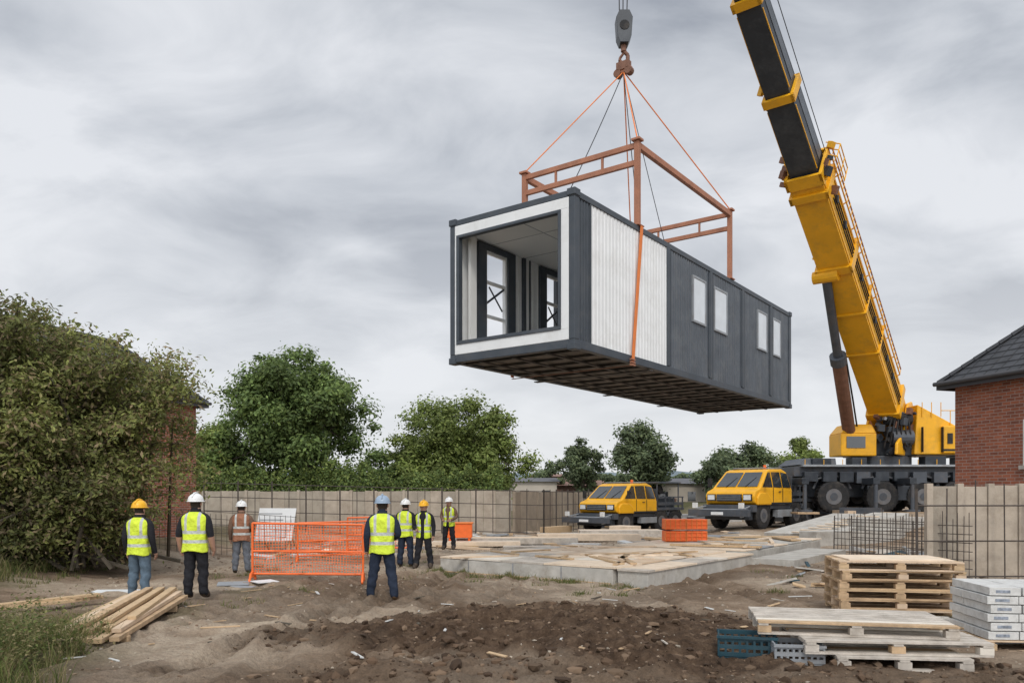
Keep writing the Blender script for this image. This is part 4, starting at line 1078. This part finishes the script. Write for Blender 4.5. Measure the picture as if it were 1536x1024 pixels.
# ------------------------------------------------------------------ people
def cloth(name,c,rough=.85,var=.25): return mat(name,c,rough,0,var,14,.6,22,spec=.15)
M_skin=mat('skin',(.42,.24,.17),.55,0,.08,20);M_hair=mat('hair',(.035,.025,.018),.8,0,.3,60)
M_jeans=cloth('blue_jeans',(.10,.14,.18));M_blk=cloth('black_cloth',(.022,.022,.026));M_navy=cloth('navy_cloth',(.024,.032,.052));M_gj=cloth('grey_jeans',(.13,.14,.16));M_brown=cloth('brown_cloth',(.16,.10,.07))
M_boot=mat('leather_boot',(.05,.035,.025),.7,0,.3,12,dirt=MUD,dirtamt=.6);M_tanboot=mat('tan_boot',(.2,.12,.06),.7,0,.3,12,dirt=MUD,dirtamt=.6)
M_lips=mat('lips',(.30,.12,.1))
def vest_mat(name,c):
    m,nt,b=new_mat(name);N=nt.nodes;L=nt.links
    tc=N.new('ShaderNodeTexCoord');s=N.new('ShaderNodeSeparateXYZ');L.new(tc.outputs['Object'],s.inputs[0])
    def M(op,a,v):
        q=N.new('ShaderNodeMath');q.operation=op;
        for i,z in enumerate((a,v)):
            if isinstance(z,(int,float)):q.inputs[i].default_value=z
            else:L.new(z,q.inputs[i])
        return q.outputs[0]
    def band(o,cn,hw): return M('LESS_THAN',M('ABSOLUTE',M('SUBTRACT',o,cn),0),hw)
    z=s.outputs[2];ax=M('ABSOLUTE',s.outputs[0],0)
    f=M('MAXIMUM',band(z,1.01,.028),band(z,1.17,.028))
    f=M('MAXIMUM',f,M('MULTIPLY',band(ax,.115,.024),M('GREATER_THAN',z,1.17)))
    n=N.new('ShaderNodeTexNoise');n.inputs['Scale'].default_value=9;n.inputs['Detail'].default_value=4;L.new(tc.outputs['Object'],n.inputs['Vector'])
    r=N.new('ShaderNodeMapRange');r.inputs['To Min'].default_value=.68;r.inputs['To Max'].default_value=1.2;L.new(n.outputs['Fac'],r.inputs['Value'])
    mx=N.new('ShaderNodeMix');mx.data_type='RGBA';L.new(f,mx.inputs['Factor']);mx.inputs[6].default_value=(*c,1);mx.inputs[7].default_value=(.50,.52,.50,1)
    m2=N.new('ShaderNodeMix');m2.data_type='RGBA';m2.blend_type='MULTIPLY';m2.inputs['Factor'].default_value=1;L.new(mx.outputs[2],m2.inputs[6]);L.new(r.outputs[0],m2.inputs[7])
    L.new(m2.outputs[2],b.inputs['Base Color']);b.inputs['Roughness'].default_value=.75
    bp=N.new('ShaderNodeBump');bp.inputs['Strength'].default_value=.9;bp.inputs['Distance'].default_value=.05;L.new(n.outputs['Fac'],bp.inputs['Height']);L.new(bp.outputs['Normal'],b.inputs['Normal'])
    return m
V_y=vest_mat('hi_vis_yellow',(.66,.80,.05));V_b=vest_mat('hi_vis_dull_orange',(.30,.13,.07))
H_y=mat('yellow_helmet',(.8,.42,.02),.35,0,.05,5);H_w=mat('white_helmet',(.74,.74,.73),.35,0,.05,5);H_b=mat('grey_blue_helmet',(.28,.36,.46),.35,0,.05,5)

def seg_d(p,a,b):
    ab=b-a;t=np.clip(((p-a)@ab)/(ab@ab),0,1);return np.linalg.norm(p-(a+t[:,None]*ab),axis=1)
def worker(loc,rz,H,helmet,vest,sleeve,trouser,boot,arms,stance=.12,forearm=None,legs=None,open_front=False,bulk=1.):
    e=empty('construction_worker',(loc[0],loc[1],loc[2] if len(loc)>2 else gz(*loc)+.0),rz,H/1.84)
    V=[];Rd=[];E=[];roots=[];S=[]
    def v(p,r,root=False): V.append(p);Rd.append(r);(roots.append(len(V)-1) if root else None);return len(V)-1
    def ed(a,b,lab): E.append((a,b));S.append((a,b,lab))
    pel=v((0,0,.97),(.145*bulk,.115),True);wst=v((0,.0,1.12),(.135*bulk,.11));chs=v((0,-.005,1.30),(.15*bulk,.115));nb=v((0,-.01,1.47),(.085,.08));nk=v((0,0,1.54),(.062,.065))
    jw=v((0,.02,1.61),(.075,.085));sk=v((0,.008,1.69),(.088,.1));tp=v((0,.0,1.76),(.075,.085))
    ed(pel,wst,'torso');ed(wst,chs,'torso');ed(chs,nb,'torso');ed(nb,nk,'neck');ed(nk,jw,'head');ed(jw,sk,'head');ed(sk,tp,'head')
    for s in(-1,1):
        lg=(legs or {}).get(s,(0,0))
        hip=v((s*.095,0,.89),(.112,.112));kn=v((s*(.1+stance*.45),.02+lg[0]*.55,.50),(.084,.084));an=v((s*(.1+stance*.9),-.02+lg[1],.11),(.064,.068))
        hl=v((s*(.1+stance*.9),-.05+lg[1],.055),(.05,.05));to=v((s*(.12+stance*1.0),.15+lg[1],.045),(.05,.042))
        cf=v((s*(.1+stance*.7),-.02+lg[0]*.3+lg[1]*.45,.32),(.078,.08))
        ed(pel,hip,'thigh');ed(hip,kn,'thigh');ed(kn,cf,'shin');ed(cf,an,'shin');ed(an,hl,'foot');ed(an,to,'foot')
        el,wr=arms[s]
        cl=v((s*.09,-.005,1.44),(.085,.08));sh=v((s*.205,-.005,1.42),(.076,.076))
        elb=v(el,(.058,.058));wri=v(wr,(.038,.038))
        ed(nb,cl,'torso');ed(cl,sh,'uarm');ed(sh,elb,'uarm');ed(elb,wri,'farm')
        d=(Vector(wr)-Vector(el)).normalized()
        inn=Vector((-s,0,0));inn=(inn-d*inn.dot(d)).normalized()
        wid=d.cross(inn).normalized()
        if wid.y<0: wid=-wid
        p1=Vector(wr)+d*.05;pm=v(p1,(.026,.034));p2=Vector(wr)+d*.085;pe=v(p2,(.022,.036))
        ed(wri,pm,'hand');ed(pm,pe,'hand')
        for k,(o,l) in enumerate(((-.030,.062),(-.010,.076),(.010,.082),(.030,.074))):
            a=v(p2+wid*o-d*.01,(.0105,.0105),True);b_=v(p2+wid*o*1.1+d*l*.5+inn*.008,(.0095,.0095));c_=v(p2+wid*o*1.15+d*l+inn*.03,(.0075,.0075))
            ed(a,b_,'hand');ed(b_,c_,'hand')
        a=v(p1+wid*.025-d*.02,(.012,.012),True);b_=v(p1+wid*.055+d*.02+inn*.012,(.011,.011));c_=v(p1+wid*.06+d*.055+inn*.028,(.009,.009));ed(a,b_,'hand');ed(b_,c_,'hand')
    me=bpy.data.meshes.new('tmp');me.from_pydata([tuple(p) for p in V],E,[]);o=bpy.data.objects.new('tmp',me);COL.objects.link(o)
    sm=o.modifiers.new('Skin','SKIN');sm.use_smooth_shade=True
    ss=o.modifiers.new('S','SUBSURF');ss.levels=2;ss.render_levels=2
    sv=me.skin_vertices[0].data
    for i,r in enumerate(Rd): sv[i].radius=(r[0]*1.12,r[1]*1.12);sv[i].use_root=False
    for i in roots: sv[i].use_root=True
    dg=bpy.context.evaluated_depsgraph_get();dg.update()
    nm=bpy.data.meshes.new_from_object(o.evaluated_get(dg));bpy.data.objects.remove(o)
    nm.name='body';mats=[M_skin,sleeve,trouser,boot,M_hair,forearm or sleeve]
    nm.materials.clear()
    for q in mats:nm.materials.append(q)
    nf=len(nm.polygons);cen=np.zeros(nf*3);nm.polygons.foreach_get('center',cen);cen=cen.reshape(-1,3)
    VV=np.array([tuple(p) for p in V]);best=np.full(nf,9.);lab=np.zeros(nf,int)
    mp={'torso':1,'neck':0,'head':0,'thigh':2,'shin':2,'foot':3,'hand':0,'uarm':1,'farm':5}
    for a,b_,l in S:
        rr=(Rd[a][0]+Rd[b_][0])/2
        dd=seg_d(cen,VV[a],VV[b_])-rr
        k=dd<best;best[k]=dd[k];lab[k]=mp[l]
    head=(cen[:,2]>1.6)&(np.abs(cen[:,0])<.14)&(lab==0);lab[head&(cen[:,1]<.0)]=4
    lab[(lab==1)&(cen[:,2]<1.0)]=2
    nm.polygons.foreach_set('material_index',lab.astype(np.int32));nm.polygons.foreach_set('use_smooth',np.full(nf,True))
    nv_=len(nm.vertices);vc=np.zeros(nv_*3);nm.vertices.foreach_get('co',vc);vc=vc.reshape(-1,3)
    vnrm=np.zeros(nv_*3);nm.vertices.foreach_get('normal',vnrm);vnrm=vnrm.reshape(-1,3)
    low=(vc[:,2]<.95)&(vc[:,2]>.1)&(np.abs(vc[:,0])<.26)
    dsp=.014*(np.sin(vc[:,2]*38+vc[:,0]*20)*.5+2*(fbm(vc[:,0]*14+rz*9,vc[:,2]*16+vc[:,1]*12,3,2)-.5))*low*sst(.9,.6,vc[:,2])
    vc=vc+vnrm*dsp[:,None];nm.vertices.foreach_set('co',vc.ravel());nm.update()
    ob=bpy.data.objects.new('body',nm);COL.objects.link(ob);ob.parent=e
    m=MB()
    for s in(-1,1):
        m.ell((s*.092,-.0,1.655),(.014,.024,.034),M_skin,8,6);m.ell((s*.034,.098,1.675),(.013,.01,.008),M_white,8,6);m.ell((s*.034,.106,1.675),(.006,.005,.006),M_hair,6,4)
        m.ell((s*.034,.1,1.692),(.02,.008,.004),M_hair,6,4)
    m.ell((0,.112,1.65),(.014,.022,.024),M_skin,8,6);m.ell((0,.098,1.612),(.024,.01,.007),M_lips,8,6);m.ell((0,.075,1.585),(.035,.03,.022),M_skin,8,6)
    m.obj('face',e,smooth=True)
    m=MB();m.ell((0,0,1.71),(.132,.152,.135),helmet,20,8,0.0)
    vs=[];n=24
    for k,(r,z) in enumerate(((.97,1.715),(1.1,1.704),(1.1,1.694),(.95,1.70))):
        for i in range(n):
            t=2*math.pi*i/n;ex=.055*max(0,math.sin(t))**2 if k in(1,2) else 0
            vs.append((.132*r*math.cos(t),.152*r*math.sin(t)+ex,z-(ex*.25)))
    m.add(vs,[(k*n+i,k*n+(i+1)%n,(k+1)*n+(i+1)%n,(k+1)*n+i) for k in range(3) for i in range(n)],helmet)
    m.tube([(0,-.14,1.77),(0,-.08,1.835),(0,0,1.852),(0,.08,1.835),(0,.14,1.77)],[.012,.016,.018,.016,.012],helmet,6)
    m.obj('hard_hat',e,smooth=True)
    rings=[(.83,.210,.160),(.90,.205,.155),(1.0,.196,.149),(1.12,.191,.143),(1.25,.210,.150),(1.35,.228,.152),(1.42,.228,.140),(1.465,.195,.120),(1.50,.132,.096),(1.525,.088,.082)]
    n=40;vs=[];fs=[]
    ph=random.random()*6
    for j,(z,rx,ry) in enumerate(rings):
        for i in range(n):
            t=2*math.pi*i/n;ct,st=math.cos(t),math.sin(t);q=.8
            w=1+ (.05*math.sin(5*t+ph+z*3)+.035*math.sin(9*t+z*11+ph))*max(0,(1.38-z)/.45)
            x=rx*bulk*w*math.copysign(abs(ct)**q,ct);y=ry*w*math.copysign(abs(st)**q,st)-.008
            zz=z+(.018*math.sin(3*t+ph) if j==0 else 0)
            vs.append((x,y,zz))
    for j in range(len(rings)-1):
        for i in range(n):
            if open_front and j<=8 :
                t=(i+.5)/n*2*math.pi
                wdt=.10+.03*j if j>3 else .16-.02*j
                if abs(t-math.pi/2)<wdt: continue
            fs.append((j*n+i,j*n+(i+1)%n,(j+1)*n+(i+1)%n,(j+1)*n+i))
    me=bpy.data.meshes.new('hi_vis_vest');me.from_pydata(vs,[],fs);me.materials.append(vest);me.polygons.foreach_set('use_smooth',[True]*len(fs))
    vo=bpy.data.objects.new('hi_vis_vest',me);COL.objects.link(vo);vo.parent=e
    so=vo.modifiers.new('So','SOLIDIFY');so.thickness=.008;su=vo.modifiers.new('Su','SUBSURF');su.levels=1;su.render_levels=1
    return e
def A(l,r): return {-1:l,1:r}
dn=lambda s,o=0:((s*(.265+o),-.04,1.14),(s*(.275+o),.05,.90))
front=lambda s:((s*.285,-.03,1.15),(s*.15,.21,1.06))
worker((-6.69,14.3),-.12,1.80,H_y,V_y,M_blk,M_jeans,M_tanboot,A(dn(-1),dn(1)),.05,legs={-1:(.04,.02),1:(-.02,-.05)})
worker((-5.50,13.85),-.05,1.84,H_w,V_y,M_blk,M_blk,M_boot,A(dn(-1,.02),dn(1,.01)),.03,M_skin,legs={1:(.05,.05)},bulk=1.06)
worker((-6.42,18.9),.15,1.74,H_w,V_b,M_brown,M_gj,M_boot,A(dn(-1),front(1)),.06)
worker((-2.27,13.95),.08,1.86,H_b,V_y,M_navy,M_navy,M_tanboot,A(dn(-1),front(1)),.12,legs={-1:(0,.05),1:(0,-.08)},bulk=1.04)
worker((-2.74,20.5),-.25,1.76,H_w,V_y,M_blk,M_navy,M_boot,A(dn(-1),front(1)),.07)
worker((-2.26,20.4),3.0,1.76,H_y,V_y,M_blk,M_blk,M_boot,A(dn(-1),front(1)),.10,open_front=True,legs={1:(.05,.1)})
worker((-1.98,25.0,.12),2.9,1.66,H_w,V_y,M_brown,M_blk,M_boot,A(front(-1),front(1)),.08,open_front=True)

# ------------------------------------------------------------------ world, sun, camera
w=bpy.data.worlds.new('World');scene.world=w;w.use_nodes=True;nt=w.node_tree;N=nt.nodes;L=nt.links
bg=N['Background']
sky=N.new('ShaderNodeTexSky');sky.sky_type='NISHITA';sky.sun_disc=False;sky.sun_elevation=R(46);sky.sun_rotation=R(175)
def MM(op,a,v=0,cl=False):
    q=N.new('ShaderNodeMath');q.operation=op;q.use_clamp=cl
    for i,z in enumerate((a,v)):
        if isinstance(z,(int,float)):q.inputs[i].default_value=z
        else:L.new(z,q.inputs[i])
    return q.outputs[0]
tc=N.new('ShaderNodeTexCoord');s=N.new('ShaderNodeSeparateXYZ');L.new(tc.outputs['Generated'],s.inputs[0])
zc=MM('ADD',MM('MAXIMUM',s.outputs[2],0),.32)
cb=N.new('ShaderNodeCombineXYZ');L.new(MM('DIVIDE',s.outputs[0],zc),cb.inputs[0]);L.new(MM('DIVIDE',s.outputs[1],zc),cb.inputs[1])
def cn(sc,det,ro,dist=0,off=0):
    mp=N.new('ShaderNodeMapping');mp.inputs['Location'].default_value=(off,off*.7,0);mp.inputs['Scale'].default_value=(.8,1.15,1);mp.inputs['Rotation'].default_value=(0,0,.5);L.new(cb.outputs[0],mp.inputs[0])
    n=N.new('ShaderNodeTexNoise');n.inputs['Scale'].default_value=sc;n.inputs['Detail'].default_value=det;n.inputs['Roughness'].default_value=ro;n.inputs['Distortion'].default_value=dist
    L.new(mp.outputs[0],n.inputs['Vector']);return n.outputs['Fac']
f=MM('ADD',MM('MULTIPLY',cn(1.5,3,.5,.2,3.1),.55),MM('MULTIPLY',cn(3.6,8,.55,.5,8),.45))
r=N.new('ShaderNodeValToRGB');e=r.color_ramp.elements
e[0].position=.38;e[0].color=(.37,.40,.455,1);e[1].position=.60;e[1].color=(.82,.84,.88,1)
k=e.new(.48);k.color=(.58,.61,.66,1)
L.new(f,r.inputs['Fac'])
hz=N.new('ShaderNodeMapRange');hz.inputs['From Min'].default_value=.02;hz.inputs['From Max'].default_value=.38;hz.inputs['To Min'].default_value=.88;hz.inputs['To Max'].default_value=.0
L.new(s.outputs[2],hz.inputs['Value'])
mx=N.new('ShaderNodeMix');mx.data_type='RGBA';L.new(hz.outputs[0],mx.inputs['Factor']);L.new(r.outputs[0],mx.inputs[6]);mx.inputs[7].default_value=(.86,.87,.89,1)
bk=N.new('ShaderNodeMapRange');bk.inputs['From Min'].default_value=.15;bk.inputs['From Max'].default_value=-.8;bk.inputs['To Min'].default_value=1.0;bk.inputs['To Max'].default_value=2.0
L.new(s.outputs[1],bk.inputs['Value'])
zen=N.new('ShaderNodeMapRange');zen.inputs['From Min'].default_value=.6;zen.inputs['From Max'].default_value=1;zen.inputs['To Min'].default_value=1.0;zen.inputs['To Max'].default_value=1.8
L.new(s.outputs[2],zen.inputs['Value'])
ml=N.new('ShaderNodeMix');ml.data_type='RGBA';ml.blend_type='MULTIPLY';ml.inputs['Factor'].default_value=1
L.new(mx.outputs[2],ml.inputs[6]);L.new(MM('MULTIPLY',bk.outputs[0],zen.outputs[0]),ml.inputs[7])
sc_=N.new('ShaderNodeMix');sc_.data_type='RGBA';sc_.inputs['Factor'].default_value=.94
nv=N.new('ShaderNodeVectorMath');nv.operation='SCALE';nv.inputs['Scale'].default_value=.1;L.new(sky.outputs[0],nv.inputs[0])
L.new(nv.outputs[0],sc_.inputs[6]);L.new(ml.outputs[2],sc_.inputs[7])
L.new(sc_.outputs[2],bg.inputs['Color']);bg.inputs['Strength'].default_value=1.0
ld=bpy.data.lights.new('sun','SUN');ld.energy=1.4;ld.angle=R(12);ld.color=(1,.95,.87)
lo=bpy.data.objects.new('sun',ld);COL.objects.link(lo)
dirv=Vector((.08,-.75,.8));lo.rotation_euler=dirv.to_track_quat('Z','Y').to_euler();lo.location=(0,-10,20)

cd=bpy.data.cameras.new('camera');cam=bpy.data.objects.new('camera',cd);COL.objects.link(cam)
cam.location=(0,0,1.85);cam.rotation_euler=(R(90),0,0);cd.lens=28;cd.sensor_width=36;cd.shift_y=230/1536;cd.clip_end=4000;cd.clip_start=.1
scene.camera=cam
scene.view_settings.view_transform='Standard';scene.view_settings.look='None';scene.view_settings.exposure=0
